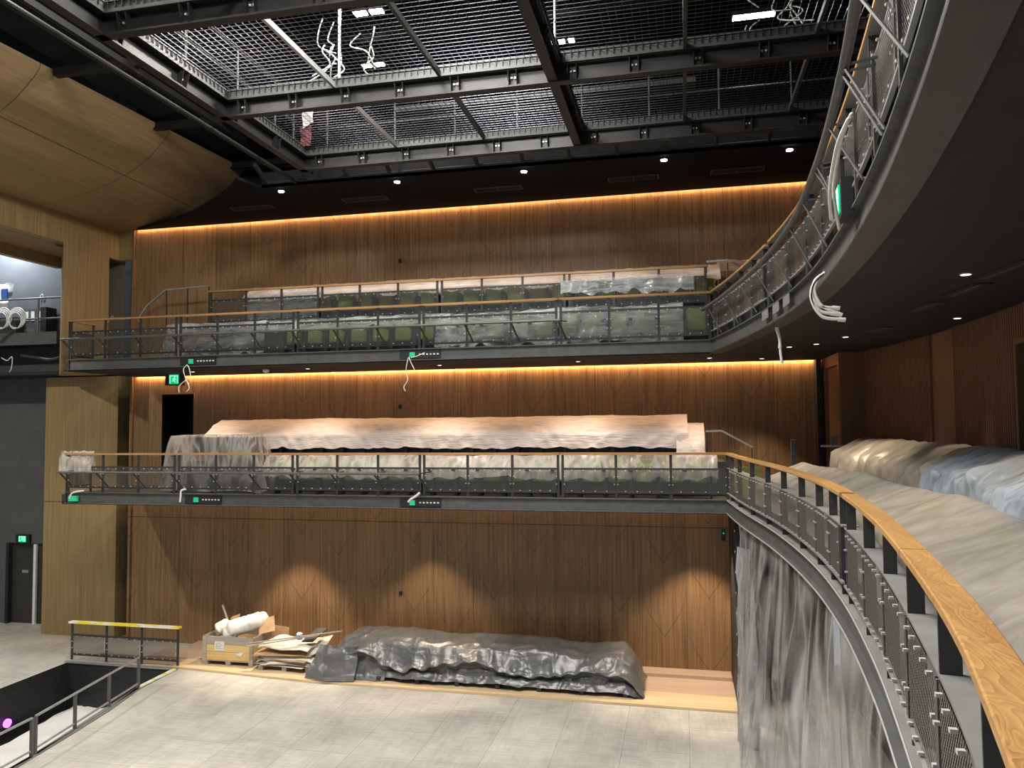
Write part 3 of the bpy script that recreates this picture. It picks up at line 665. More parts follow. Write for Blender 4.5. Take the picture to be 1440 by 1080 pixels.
# ================================================================== SEATS
def make_seat():
    r = thing('theatre_seat', '', 'seat')
    b = MB().rbox(-.21, .21, .0, .10, .40, .84, .05); b.v = [(x, y+.14*(z-.4), z) for x, y, z in b.v]; b.build('backrest', M['green'], r, smooth=True)
    c = MB().rbox(-.20, .20, -.13, -.03, .33, .74, .05); c.v = [(x, y+.10*(z-.4), z) for x, y, z in c.v]; c.build('seat_cushion', M['green'], r, smooth=True)
    for s in (-1, 1): MB().box(s*.262-.022, s*.262+.022, -.32, .08, .58, .63).box(s*.262-.018, s*.262+.018, -.16, .10, .0, .60).build('armrest', M['dark'], r)
    MB().box(-.25, .25, .03, .07, .12, .34).build('frame', M['dark'], r)
    return r
proto = None
def seat_at(x, y, z, rz, label, group):
    global proto
    if proto is None: proto = make_seat(); s = proto
    else: s = copy_tree(proto)
    s.location = (x, y, z); s.rotation_euler = (0, 0, rz); s['label'] = label; s['group'] = group
    return s
def row(xa, xb, y, z, n, where, grp, skip=()):
    for k in range(n):
        seat_at(xa+(xb-xa)*k/(n-1), y, z, 0, f'green theatre seat, {nth(k+1)} from the stage end, {where}', grp)
row(-9.15, .33, 17.05, Z2, 18, 'front row of the upper side box', 'seats in the front row of the upper side box')
row(-10.0, .55, 18.15, 8.50, 20, 'raised back row of the upper side box', 'seats in the back row of the upper side box')
row(-9.35, .30, 17.05, Z1, 18, 'front row of the lower side box', 'seats in the front row of the lower side box')
row(-11.5, -.2, 18.15, 5.05, 21, 'raised back row of the lower side box', 'seats in the back row of the lower side box')
k = 0
t = LOW.y2t(14.1)
while LOW.at(t)[0].y > 3.2:
    q, d, nn = LOW.at(t, -.84); seat_at(q.x, q.y, Z1, math.atan2(-nn.y, -nn.x)-PI/2, f'green theatre seat, {nth(k+1)} from the far end, front row of the circle', 'seats in the front row of the circle'); t += .57; k += 1
k = 0; t = LOW.y2t(16.1); R2 = Curve([(3.52, 16.75), (3.70, 15.0), (3.80, 12.8), (3.77, 10.4), (3.56, 8.0), (3.2, 6.0)])
t = .32
while R2.at(t)[0].y > 6.3:
    q, d, nn = R2.at(t, .30); seat_at(q.x, q.y, 4.62, math.atan2(-nn.y, -nn.x)-PI/2, f'green theatre seat, {nth(k+1)} from the far end, back row of the circle', 'seats in the back row of the circle'); t += .57; k += 1

# ================================================================== PLASTIC COVERS
def cover(name, label, mat, path, L, prof, nu=None, amp=.03, sag=.04, pitch=.55, seed=0., hem=.10, cat='plastic sheet', diag=.8, fold=3.2, phase=0., peaks=()):
    """path(t) -> (Vector2 point, Vector2 forward); prof = [(forward, z, looseness)] from the back hem over the top to the front hem"""
    seg = [0]
    for a, b in zip(prof, prof[1:]): seg.append(seg[-1]+math.hypot(b[0]-a[0], b[1]-a[1]))
    T = seg[-1]; nu = nu or int(L/.07); nv = max(14, int(T/.055))
    def fn(u, v):
        s = u*L; d = v*T; i = 0
        while i < len(seg)-2 and seg[i+1] < d: i += 1
        k = (d-seg[i])/(seg[i+1]-seg[i]); a, b = prof[i], prof[i+1]
        kk = k*k*(3-2*k)*.3+k*.7
        fw = a[0]+(b[0]-a[0])*k; z = a[1]+(b[1]-a[1])*k; lo = a[2]+(b[2]-a[2])*k
        w = abs(math.sin(PI*(s-phase)/pitch))                              # 0 on the arm tops, 1 between them
        f = max(0, ridge(s*fold+d*diag+seed, d*.35, seed))**2*.8+max(0, ridge(s*fold*2.1-d*diag*1.3, d*.5, seed+5))**2*.5+N(s*1.3, d*1.5, seed)*.5
        off = amp*f*(.35+lo)
        z2 = z - sag*lo*w + (hem*(N(s*1.6, seed, 3.)+.5*N(s*5, seed)) if v > .93 else 0)*min(1, (v-.93)/.07) + .03*N(s*.8, d, seed)
        for s0, ph, pw in peaks: z2 += ph*math.exp(-abs(s-s0)/pw)*max(0, 1-v*1.3)
        p, fwd = path(s)
        p = p + fwd*(fw+off*.8)
        return (p.x, p.y, z2+off*.5)
    mb = MB().grid(fn, nu, nv); o = mb.build(name, M[mat], base=tuple(mb.v[0]), smooth=True)
    return tag(o, label, cat)
def straight(x0, y): return lambda s: (Vector((x0+s, y)), Vector((0, -1)))
# upper box
cover('seat_cover', 'long milky plastic sheet over the raised back row of the upper side box', 'filmpink', straight(-11.1, 18.75), 12.0, [(0, 9.0, .2), (.15, 9.60, .2), (.35, 9.62, .2), (.75, 9.36, .9), (.98, 9.18, 1)], seed=1, amp=.035)
cover('seat_cover', 'loose milky plastic end above the handrail at the curved end of the upper box', 'filmpink', straight(.85, 18.7), 1.0, [(0, 9.5, .2), (.4, 9.64, .3), (1.0, 9.52, .8)], seed=2, amp=.05)
cover('seat_cover', 'clear plastic bunched over the stage end of the raised row, inside the inner balustrade', 'filmbox', straight(-10.9, 18.1), 2.0, [(0, 9.35, .4), (.2, 9.40, .5), (.32, 9.1, 1), (.36, 8.6, 1)], seed=3, amp=.08)
cover('seat_cover', 'clear plastic hanging over the stage end of the front row of the upper box', 'filmbox', straight(-12.55, 17.35), 2.75, [(0, 8.3, .2), (.05, 8.50, .2), (.55, 8.48, .3), (.62, 8.1, 1.), (.66, 7.62, 1)], seed=4, amp=.08, hem=.3)
cover('seat_cover', 'clear shiny plastic lying along the seat tops of the upper box front row', 'filmbox', straight(-9.8, 17.4), 4.6, [(0, 8.4, .2), (.1, 8.56, .3), (.45, 8.48, .5), (.58, 8.30, 1.), (.62, 8.22, 1)], seed=5, amp=.05, hem=.18)
cover('seat_cover', 'clear shiny plastic over the curved end of the upper box front row', 'filmbox', straight(-5.5, 17.4), 5.55, [(0, 8.4, .2), (.1, 8.56, .3), (.48, 8.48, .4), (.62, 8.2, 1.), (.72, 7.68, 1)], seed=6, amp=.06, sag=.07, hem=.16)
cover('seat_cover', 'clear plastic draped over the curved end of the inner upper balustrade', 'filmbox', straight(-2.7, 17.75), 3.0, [(0, 9.3, .2), (.1, 9.30, .3), (.24, 9.18, .9), (.27, 8.90, 1)], seed=7, amp=.05, hem=.2)
# lower box
cover('seat_cover', 'long wrinkled pale plastic sheet covering the raised back row of the lower box', 'filmpink', straight(-12.1, 18.72), 12.2, [(0, 5.4, .2), (.08, 6.06, .2), (.25, 6.10, .15), (.62, 5.93, .5), (.98, 5.70, .7), (1.02, 5.36, 1)], seed=8, amp=.05, sag=.025, diag=2.2, fold=1.6, hem=.05)
cover('seat_cover', 'pale plastic gathered over the curved end of the lower box back row', 'filmpink', straight(-.15, 18.7), .62, [(0, 5.2, .2), (.1, 5.92, .2), (.35, 5.90, .2), (.95, 5.5, 1), (1.2, 5.15, 1)], seed=9, amp=.10, fold=5)
cover('seat_cover', 'pale plastic sheet hanging over the front row of the lower side box', 'film', straight(-9.85, 17.45), 10.55, [(0, 4.6, .2), (.08, 5.22, .2), (.4, 5.22, .3), (.60, 5.02, 1.), (.70, 4.88, 1), (.72, 4.74, 1)], seed=10, amp=.06, sag=.07, hem=.12)
# plastic wrapped counter at the stage end of the lower box
cn = thing('counter', 'low dark counter under clear plastic in the lower side box', 'counter', (-11.35, 17.1, Z1))
MB().box(-1.1, 1.1, -.28, .45, .92, .97).build('counter_top', M['steel'], cn)
for x in (-1.05, 0, 1.05): MB().box(x-.03, x+.03, -.25, .42, 0, .92).build('counter_leg', M['steel'], cn)
MB().box(-1.05, 1.1, .40, .45, .97, 1.36).build('back_panel', M['dark'], cn)
tm = MB(); x0, x1, y0, y1 = -12.45, -10.22, 16.78, 17.6
def tentfn(u, v):
    a = u*2*PI; ca, sa = math.cos(a), math.sin(a)
    sq = 1/max(abs(ca), abs(sa)); sq = .5*sq+.5*min(sq, 1.25)
    if v < .3: k = v/.3; z = 5.72+.015*N(u*9, v*9); fl = k
    else: k = (v-.3)/.7; z = 5.72-k*(1.36+.08*N(u*14, 2)); fl = 1+.25*k**.7+.22*k*ridge(u*16, k*.6)*.5
    cx, cy = (x0+x1)/2, (y0+y1)/2
    x = cx+ca*sq*(x1-x0)/2*(fl if v < .3 else 1+(fl-1)*.9); y = cy+sa*sq*(y1-y0)/2*min(fl, 1.12)
    return (x, max(y, 16.32), z)
tm.grid(tentfn, 110, 26); tag(tm.build('plastic_tent', M['filmtent'], base=(-11.3, 17.1, 4.4), smooth=True), 'clear plastic draped like a flat topped tent over the counter in the lower box', 'plastic sheet')
# scrap over the rail corner
sc = MB(); sc.grid(lambda u, v: (-15.0+u*.95+.05*N(u*4, v*4), YB-.02+math.cos(v*PI)*.07+.06*N(u*6, v*5, 3), 5.36-abs(v-.5)*(1.0+.25*N(u*3, 9))+.03*N(u*8, v*8)), 22, 26)
tag(sc.build('plastic_scrap', M['film'], base=(-14.6, YB, 5.1), smooth=True), 'scrap of clear plastic hung over the stage end corner of the lower box rail', 'plastic sheet')
# circle rows
def along(cv, t0, n0): return lambda s: ((lambda r: (Vector((r[0].x, r[0].y)), Vector((r[2].x, r[2].y))))(cv.at(t0+s, n0)))
t0 = yt(14.45)
cover('seat_cover', 'broad taut plastic sheet over the front row of the circle behind the curved rail', 'filmcircle', along(LOW, t0, -1.26), LOW.L-t0-1.4, [(0, 4.7, .3), (.06, 5.14, .2), (.2, 5.19, .1), (.46, 5.09, .2), (.82, 4.95, .4), (.98, 4.75, .5), (1.04, 4.42, 1)], seed=11, amp=.05, peaks=((3.2, .05, .5), (6.4, .09, .7), (8.6, .05, .5)), sag=.02, fold=1.6, diag=1.5)
cover('seat_cover', 'pale wrinkled plastic sheet hanging over the far half of the circle back row', 'filmcircle', along(R2, .62, -.10), R2.y2t(10.7)-.55, [(0, 5.0, .2), (.02, 5.53, .2), (.12, 5.60, .1), (.38, 5.57, .2), (.84, 5.31, 1), (.90, 4.95, 1), (.93, 4.66, 1)], seed=12, amp=.05, sag=.20, phase=.555, pitch=.57, fold=2.6, diag=1.6)
cover('seat_cover', 'bluish crumpled plastic sheet over the near half of the circle back row', 'filmblue', along(R2, R2.y2t(10.9), -.12), 4.4, [(0, 5.0, .2), (.02, 5.52, .2), (.14, 5.60, .2), (.38, 5.56, .3), (.86, 5.34, 1), (.95, 4.95, 1), (.98, 4.64, 1)], seed=13, amp=.09, sag=.14, phase=.3, pitch=.57, fold=3)
# sheet hung under the circle, down to the stalls floor
t1 = LOW.L-.6
def hangfn(u, v):
    s = .75+u*(t1-.75); q, d, nn = LOW.at(s)
    z = 4.06-(4.04)*v
    big = ridge(s*.9+v*.5, v*.6, 2)*.5+ridge(s*2.2+v*1.1, v*.5, 7)*.35+N(s*5, v*2, 4)*.3
    ease = min(1, max(0, s-.7)/2.2)
    n = -.10+(.04+.34*v)*(.25+.75*ease)*math.exp(-s*.08)+(.06+.16*v)*max(0, big)*(.4+.6*ease)+.06*N(s*.7, v*3)
    if s < 1.9: n += (1.9-s)*.08*N(v*6, s*3, 8)
    dd = (.22*N(v*3.2, 5.)-.12*v)*math.exp(-(s-.75)*1.6)
    p = q+nn*n - d*dd
    return (p.x, p.y, max(z+.04*N(s*3, 1.), .015))
hm = MB().grid(hangfn, 190, 60)
tag(hm.build('hanging_sheet', M['hang'], base=(1.2, 12, 0.), smooth=True), 'tall clear plastic sheet hung from the curved circle front down to the stalls floor', 'plastic sheet')
ds = MB()
def dsfn(u, v):
    z = 3.55-3.5*v; w = .12+.30*v+.08*N(v*5, 1.)
    return (.93+u*(.22+.20*v)-.16*v*v*(1-v*.4)+.035*N(u*4, v*6)+.03*ridge(u*2, v*4, 2), 15.3-u*.35-.35*v+.08*ridge(u*2.5, v*3, 4), z)
ds.grid(dsfn, 14, 46); tag(ds.build('crumpled_sheet', M['hangdark'], base=(1.05, 15.2, 0), smooth=True), 'narrow grey crumpled sheet hanging at the wall end beside the tall clear sheet', 'plastic sheet')

# ================================================================== THINGS ON THE STAGE FLOOR
# spare balustrade bay standing at the head of the pit, its rail wrapped in film and yellow tape
t = box_bay(-15.34, -12.28, 17.0, .035, 1.0, .66, .17, 'free-standing balustrade with yellow taped wrapping on its rail, behind the pit', name='barrier', hw=.14, lead=(.06, .06))
for o in t.children:
    if o.name.startswith('handrail'): o.data.materials[0] = M['tape']; o['label'] = 'rail wrapped in film and yellow tape'
# pipe guard rails along the pit edge
def guard(p, q, label, n):
    p, q = Vector(p), Vector(q); t = thing('guard_rail', label, 'guard rail', p); d = q-p
    MB().bar((0, 0, .70), d+Vector((0, 0, .70)), .045, .03).build('top_rail', M['galv'], t)
    MB().bar((0, 0, .12), d+Vector((0, 0, .12)), .03, .03).build('bottom_rail', M['galv'], t)
    MB().bar((0, 0, .012), d+Vector((0, 0, .012)), .08, .024).build('base_rail', M['galv'], t)
    for k in range(n): MB().bar(d*(k/(n-1)), d*(k/(n-1))+Vector((0, 0, .69)), .05, .05, (0, 1, 0)).build('post', M['mid'], t)
guard((-12.20, 15.5, 0), (-11.62, 12.05, 0), 'grey steel guard rail along the near edge of the pit, bay reaching the yellow tape', 4)
guard((-11.60, 11.95, 0), (-11.40, 9.0, 0), 'grey steel guard rail along the near edge of the pit, bay nearest the viewer', 4)

# timber crate on a pallet base
ct = thing('crate', 'open timber crate with yellow lower boards and a white paper on its front', 'crate', (-11.05, 17.75, .05)); hw, hd = .68, .52
for x in (-hw+.06, 0, hw-.06): MB().box(x-.06, x+.06, -hd, hd, 0, .10).build('foot', M['crategrey'], ct)
MB().box(-hw, hw, -hd, hd, .10, .125).build('base', M['crategrey'], ct)
for k, (z0, z1, m) in enumerate(((.13, .32, 'crate'), (.33, .50, 'crate'), (.51, .70, 'crategrey'))):
    MB().box(-hw, hw, -hd, -hd+.022, z0, z1).build('front_board', M[m], ct); MB().box(-hw, hw, hd-.022, hd, z0, z1).build('back_board', M[m], ct)
    for s in (-1, 1): MB().box(s*hw-.011, s*hw+.011, -hd+.022, hd-.022, z0, z1).build('side_board', M[m], ct)
for sx in (-1, 1):
    for sy in (-1, 1): MB().box(sx*(hw-.04)-.05, sx*(hw-.04)+.05, sy*hd-.018, sy*hd+.018, .10, .70).build('corner_post', M['crategrey'], ct)
pp = MB().box(-.36, -.10, -hd-.008, -hd-.002, .36, .58).build('paper', M['white'], ct)
ln = MB()
for k in range(4): ln.box(-.33, -.14 if k % 2 else -.19, -hd-.010, -hd-.008, .53-k*.04, .538-k*.04)
ln.build('print', M['mid'], pp)
MB().loft([[(.18, -hd-.006, .30), (.42, -hd-.006, .33), (.36, -hd-.03, .24), (.30, -hd-.03, .27)], [(.18, -hd-.004, .31), (.42, -hd-.004, .34), (.36, -hd-.02, .25), (.30, -hd-.02, .28)]]).build('torn_label', M['paper'], ct)
def blob(name, mat, label, cat, p, q, r, bands=0, wob=.12, seed=0):
    p, q = Vector(p), Vector(q); d = (q-p).normalized(); a = d.cross(Vector((0, 0, 1))).normalized(); b = a.cross(d); rings = []
    for i in range(25):
        k = i/24; rr = r*(max(0, 1-(2*k-1)**6))**.5*(1+wob*N(k*5, seed)-(.10 if bands and abs((k*bands) % 1-.5) < .10 else 0))+.004
        rings.append([p.lerp(q, k)+(a*math.cos(th)+b*math.sin(th))*rr*(1+wob*N(math.cos(th)*1.5+seed, math.sin(th)*1.5, k*4)) for th in [2*PI*j/20 for j in range(20)]])
    return tag(MB().loft(rings).build(name, M[mat], base=(p.x, p.y, min(p.z, q.z)-r), smooth=True), label, cat)
blob('foam_roll', 'foam', 'cream foam bundle strapped with bands, lying on top of the crate', 'roll', (-11.2, 17.38, .86), (-10.35, 17.95, 1.08), .21, 3, .14, 1)
blob('foam_bag', 'foam', 'rounded cream foam offcut at the stage end of the crate top', 'foam', (-11.58, 17.55, .78), (-11.30, 17.72, .96), .17, 0, .12, 4)
blob('white_bag', 'white', 'white plastic bag bulging over the crate front edge', 'bag', (-11.28, 17.40, .74), (-10.95, 17.5, .84), .15, 0, .2, 9)
tag(MB().bar((-11.3, 17.9, .5), (-11.62, 17.86, 1.36), .07, .02).build('timber_offcut', M['crategrey'], base=(-11.4, 17.9, .5)), 'thin timber offcut sticking up out of the crate', 'stick')
def flap(name, mat, label, cat, pts, th=.008): 
    c = [Vector(p) for p in pts]; n = (c[1]-c[0]).cross(c[2]-c[0]).normalized()*th
    return tag(MB().loft([c, [p+n for p in c]]).build(name, M[mat], base=tuple(c[0])), label, cat)
flap('cardboard_piece', 'cardboard', 'folded cardboard flap standing at the circle end of the crate', 'cardboard', [(-10.42, 17.6, .74), (-10.02, 17.66, .84), (-10.15, 17.85, 1.16), (-10.5, 17.75, 1.04)])
flap('cardboard_piece', 'cardboard', 'brown cardboard scrap leaning behind the foam in the crate', 'cardboard', [(-11.45, 17.85, .6), (-11.2, 17.8, .6), (-11.16, 17.95, 1.14), (-11.42, 17.95, 1.04)])
flap('cardboard_piece', 'cardboard', 'plain cardboard sheet upright against the wall side of the crate', 'cardboard', [(-10.36, 18.02, .05), (-9.9, 18.06, .05), (-9.9, 18.16, .80), (-10.36, 18.12, .86)])
# pallet of paper and card
pl = thing('pallet', 'grey timber pallet carrying sheets of paper and cardboard', 'pallet', (-9.45, 17.5, .05))
for x in (-.62, 0, .62): MB().box(x-.06, x+.06, -.42, .42, 0, .10).build('bearer', M['crategrey'], pl)
for y in (-.36, -.12, .12, .36): MB().box(-.72, .72, y-.06, y+.06, .10, .125).build('deck_board', M['crategrey'], pl)
labs = ['white paper sheet hanging over the pallet, lowest of the pile', 'grey paper sheet second from the bottom of the pallet pile', 'cream paper sheet third in the pallet pile', 'tan cardboard sheet in the middle of the pallet pile', 'cream paper sheet above the tan cardboard on the pallet', 'slanting brown cardboard sheet near the top of the pallet pile', 'large cream paper sheet draped on top of the pallet pile']
mats = ['paper', 'crategrey', 'paper', 'cardboard', 'paper', 'cardboard', 'paper']
for i in range(7):
    z = .19+i*.052+(.12 if i > 5 else 0); a = (i*37 % 11-5)*.03; w, h = (.70+.04*((i*5) % 3), .44+.03*(i % 2)); dx = ((i*7) % 5-2)*.05
    def fn(u, v, z=z, a=a, w=w, h=h, dx=dx, i=i):
        x = (u-.5)*2*w; y = (v-.5)*2*h; e = max(0, abs(x)-w*.72)+max(0, -y-h*.7)
        zz = z+.022*N(x*2.2, y*2.2, i*3.)-e*(.45 if mats[i] == 'paper' else .08)+(.10*(x/w)**2*(1 if i == 6 else 0))
        return (-9.45+dx+x*math.cos(a)-y*math.sin(a), 17.5+x*math.sin(a)+y*math.cos(a), max(zz, .185+.012*i))
    mb = MB().grid(fn, 20, 14); o = mb.build('paper_sheet' if mats[i] != 'cardboard' else 'cardboard_sheet', M[mats[i]], base=(-9.45+dx, 17.5, z), smooth=True)
    md = o.modifiers.new('thickness', 'SOLIDIFY'); md.thickness = .012
    tag(o, labs[i], 'sheet')
blob('paper_roll', 'white', 'white rolled paper poking out at the stage end of the pallet', 'roll', (-10.15, 17.2, .30), (-9.3, 17.25, .28), .085, 0, .05, 3)
flap('cardboard_sheet', 'dark', 'dark board lying tilted on top of the pallet pile', 'board', [(-9.05, 17.2, .74), (-8.75, 17.15, .76), (-8.55, 17.55, .98), (-8.85, 17.6, .96)], .02)
flap('cardboard_sheet', 'paper', 'pale card propped at the circle end of the pallet', 'cardboard', [(-8.9, 17.1, .40), (-8.55, 17.3, .52), (-8.5, 17.75, .78), (-8.9, 17.6, .70)], .012)
tag(MB().bar((-10.35, 17.06, .68), (-8.05, 17.3, 1.02), .05, .022).build('batten', M['crategrey'], base=(-10.3, 17.1, .65)), 'long grey batten laid slanting across the pallet pile, upper of two', 'batten')
tag(MB().bar((-10.42, 17.0, .62), (-8.6, 17.22, .92), .05, .022).build('batten', M['crategrey'], base=(-10.4, 17.0, .6)), 'long grey batten laid slanting across the pallet pile, lower of two', 'batten')
cn = thing('canister', 'small white container with a blue mark on the pallet pile', 'container', (-9.15, 17.28, .78)); MB().tube([(0, 0, 0), (0, 0, .13), (0, 0, .16)], [.075, .075, .04], 14).build('body', M['white'], cn); MB().box(-.05, .05, -.085, -.07, .02, .10).build('blue_mark', M['bluepaint'], cn)

# tarpaulin over a long stack beside the wall
TX0, TX1, TY0, TY1, TH = -8.35, -1.0, 16.95, 18.25, .93
bl = thing('stack_base', 'dark timber bearers showing under the long grey tarpaulin', 'bearers', (-4.6, 17.55, .05))
for k in range(8): MB().box(-3.3+k*.94-.05, -3.3+k*.94+.05, -.68, .58, 0, .09).build('bearer', M['steel'], bl)
MB().box(-3.35, 3.3, -.30, .50, .09, .60).build('boards', M['crategrey'], bl)
def tarpfn(u, v):
    # loop in v: wall foot -> top -> front foot ; ends pinched in u
    x = TX0+(TX1-TX0)*u; e0 = max(0, 1-(x-TX0)/.45); e1 = max(0, 1-(TX1-x)/.40)
    h = TH-.10*u-.03*math.sin(x*2.1)+.04*N(x*1.1, 3)
    hb = min(h*.72, max(.26, h*.50+.13*math.sin(x*2.3)+.15*N(x*1.3, 5.)+.10*N(x*4, 9.)))
    P = [(TY1, .1), (TY1-.02, h*.55), (TY1-.05, h*.98), (TY1-.35, h+.02), (TY0+.36, h), (TY0+.16, h*.93), (TY0-.02, hb+.08), (TY0-.10, hb), (TY0+.10, hb*.74), (TY0+.06, .24), (TY0-.06, .10)]
    k = v*(len(P)-1); i = min(int(k), len(P)-2); f = k-i; y = P[i][0]+(P[i+1][0]-P[i][0])*f; z = P[i][1]+(P[i+1][1]-P[i][1])*f
    fr = max(0, (v-.5)*2)
    w = ridge(x*.85, v*2.2, 1.)*.5+ridge(x*1.9+v*2, v*3, 4.)*.35+N(x*5, v*9)*.3
    w2 = max(0, ridge(x*2.6+v*4, v*5-x, 2.))**2; y -= fr*(.10*max(0, w)+.03*math.sin(x*3+1)+.05*w2); z += (.03*w*(1-fr)+.08*fr*w+.035*w2)*(0 if z < .2 else 1)
    if v > .9: z += .10*max(0, N(x*1.1, 8.))+(.05 if x > -6.8 else -.06)
    s0 = e0**1.5; s1 = e1**1.5
    # lower the ends to the floor as draped gable ends
    if e0 > 0: z = z*(1-.86*s0)+.06*s0; x -= .18*s0*(1-z/h)+.10*s0; y += .05*N(z*6, v*5)
    if e1 > 0: z = z*(1-.92*s1)+.05*s1; x += .06*s1+.05*N(z*7, v*6)
    return (x, y, max(z, .055))
tg = MB().grid(tarpfn, 230, 60); tag(tg.build('tarpaulin', M['tarp'], base=(-4.6, 17.5, .05), smooth=True), 'long crumpled grey tarpaulin draped over a stack beside the stalls wall', 'tarpaulin')
ft = MB()
ft.grid(lambda u, v: (-8.42+.95*u-.30*v*(1-u)+.05*N(u*4, v*4), 16.90-.26*v-.10*math.sin(u*PI)+.05*ridge(u*3, v*2, 2), .72*(1-v)*(1-.45*u*v)+.075), 24, 20)
tag(ft.build('tarpaulin_corner', M['tarp'], base=(-8.4, 16.7, .06), smooth=True), 'loose grey tarpaulin corner pulled out onto the floor beside the pallet', 'tarpaulin')

# ================================================================== WING GALLERY
gr = thing('gallery_rail', 'two rail steel pipe railing along the stage wing gallery', 'railing', (-17.7, 18.78, 8.70))
for z in (1.02, .42): MB().tube([(-9, 0, z), (.6, 0, z)], .028, 10).build('rail', M['mid'], gr)
for x in (-8, -6.5, -5, -3.5, -2.02, -.62): MB().tube([(x, 0, 0), (x, 0, 1.02)], .028, 10).build('post', M['mid'], gr)
def wp(u, v, Y=19.82): return at_y(u, v, Y)
a, b = wp(28, 434, 19.5), wp(58, 483, 19.5)
pb = thing('control_panel', 'grey electrical control panel with white labels on the gallery wall', 'control panel', (a.x, 19.6, b.z))
L, H = b.x-a.x, a.z-b.z; MB().box(0, L, -.0, .22, 0, H).build('cabinet', M['mid'], pb)
for k in range(3): MB().box(L*(.12+k*.28), L*(.12+k*.28)+.13, -.012, 0, H*.66, H*.92).build('white_label', M['white'], pb)
MB().box(.06, L*.72, -.02, 0, H*.12, H*.22).build('pale_bar', M['galv'], pb); MB().box(L*.8, L*.95, -.02, 0, H*.12, H*.24).build('pale_switch', M['white'], pb)
a, b = wp(57, 432, 19.4), wp(64, 480, 19.4); tag(MB().box(a.x, b.x, 19.4, 19.8, b.z, a.z).build('cable_duct', M['black'], base=(a.x, 19.6, b.z)), 'black vertical duct beside the grey control panel', 'duct')
a, b = wp(0, 447, 19.3), wp(22, 487, 19.3); tag(MB().box(a.x-.8, b.x, 19.3, 19.75, b.z, a.z).build('rack', M['steel'], base=(a.x, 19.5, b.z)), 'dark equipment rack at the gallery edge under the cable coils', 'rack')
a, b = wp(0, 398, 19.2), wp(11, 432, 19.2)
fn = lambda u, v: (a.x-.9+(b.x+.05-a.x+.9)*u*(1-.18*v*v), 19.25+.10*ridge(u*3, v*2, 1), a.z+(b.z-a.z)*v+.04*N(u*4, v*4))
tag(MB().grid(fn, 14, 20).build('hung_plastic', M['white'], base=(a.x, 19.2, b.z), smooth=True), 'white plastic sheet hanging on the gallery wall at the frame edge', 'plastic sheet')
a = wp(8, 412, 19.15); tag(MB().box(a.x-.12, a.x+.10, 19.1, 19.14, a.z-.22, a.z+.12).build('blue_tape', M['bluepaint'], base=(a.x, 19.1, a.z)), 'blue strip on the hung white plastic in the gallery', 'tape')
for i, (u, v, r, w) in enumerate(((24, 447, .30, 'nearest the control panel'), (4, 447, .30, 'at the frame edge'))):
    c = at_y(u, v, 18.70); cb = MB()
    for k in range(4):
        cb.tube([(c.x+math.cos(j/20*2*PI)*(r-.03*k+.02*N(j*.5, k)), c.y-.02*k+.03*N(j, k), c.z+math.sin(j/20*2*PI)*(r-.02*k)-.03*k) for j in range(21)], .018, 6)
    tag(cb.build('cable_coil', M['cable'], base=(c.x, c.y, c.z-r), smooth=True), f'coil of white cable hung on the gallery rail, {w}', 'cable')
def hang_cable(name, label, pts, r, mat, n=10):
    P = catmull3(pts, n); return tag(MB().tube(P, r, 7).build(name, M[mat], base=tuple(P[0]), smooth=True), label, 'cable')
def catmull3(P, n=10):
    P = [Vector(p) for p in P]; out = []
    for i in range(len(P)-1):
        p0, p1, p2, p3 = P[max(i-1, 0)], P[i], P[i+1], P[min(i+2, len(P)-1)]
        for k in range(n): t = k/n; out.append(.5*((2*p1)+(p2-p0)*t+(2*p0-5*p1+4*p2-p3)*t*t+(3*p1-p0-3*p2+p3)*t**3))
    return out+[P[-1]]
hang_cable('dropped_cable', 'white cable looping below the gallery edge', [at_y(u, v, 18.66) for u, v in ((2, 503), (10, 507), (17, 502), (16, 518), (11, 525), (3, 524))], .014, 'cable')
hang_cable('slanting_cable', 'dark cables slanting down across the gallery rail', [at_y(u, v, 18.64) for u, v in ((0, 482), (8, 474), (18, 466), (24, 462))], .022, 'bcable')
hang_cable('wall_cable_end', 'small loose cable loop on the grey gallery wall', [wp(u, v) for u, v in ((56, 422), (57, 416), (60, 414), (61, 419), (59, 421))], .012, 'cable')
hang_cable('black_drape_cable', 'black swagged cable under the gallery', [at_y(u, v, 18.6) for u, v in ((30, 500), (50, 503), (70, 506), (84, 503))], .05, 'bcable')

# ================================================================== EXIT SIGNS
def exit_sign(P, label, w=.34, h=.24, rz=0):
    t = thing('exit_sign', label, 'exit sign', P, rz)
    MB().box(-w*.68, w*.68, -.04, .05, -.02, h+.02).build('sign_housing', M['black'], t)
    g = MB().box(-w*.36, w*.36, -.052, -.04, .015, h-.02).build('green_panel', M['exitg'], t)
    m = MB(); y0, y1 = -.058, -.052; s = h
    m.box(-w*.30, -w*.26, y0, y1, s*.14, s*.80); m.box(w*.26, w*.30, y0, y1, s*.14, s*.80); m.box(-w*.30, w*.30, y0, y1, s*.78, s*.84)   # doorway
    m.bar((.01, y0+.003, s*.42), (.02, y0+.003, s*.62), .035, .006, (0, 1, 0)); m.tube([(.03, y1, s*.70), (.03, y0, s*.70)], s*.055, 10)     # body, head
    m.bar((.01, y0+.003, s*.42), (.05, y0+.003, s*.20), .018, .006, (0, 1, 0)); m.bar((.01, y0+.003, s*.42), (-.05, y0+.003, s*.30), .018, .006, (0, 1, 0))
    m.bar((.02, y0+.003, s*.60), (.07, y0+.003, s*.48), .014, .006, (0, 1, 0)); m.bar((.02, y0+.003, s*.60), (-.04, y0+.003, s*.52), .014, .006, (0, 1, 0))
    m.build('running_figure', M['exitw'], g)
q = at_y(246, 541, 18.2); exit_sign((q.x, 18.2, q.z), 'green running figure exit sign under the upper box, above the black doorway', .40, .29)
q = at_y(31, 764, 19.75); exit_sign((q.x, 19.8, 2.46), 'green running figure exit sign over the dark stage doors', .36, .22)
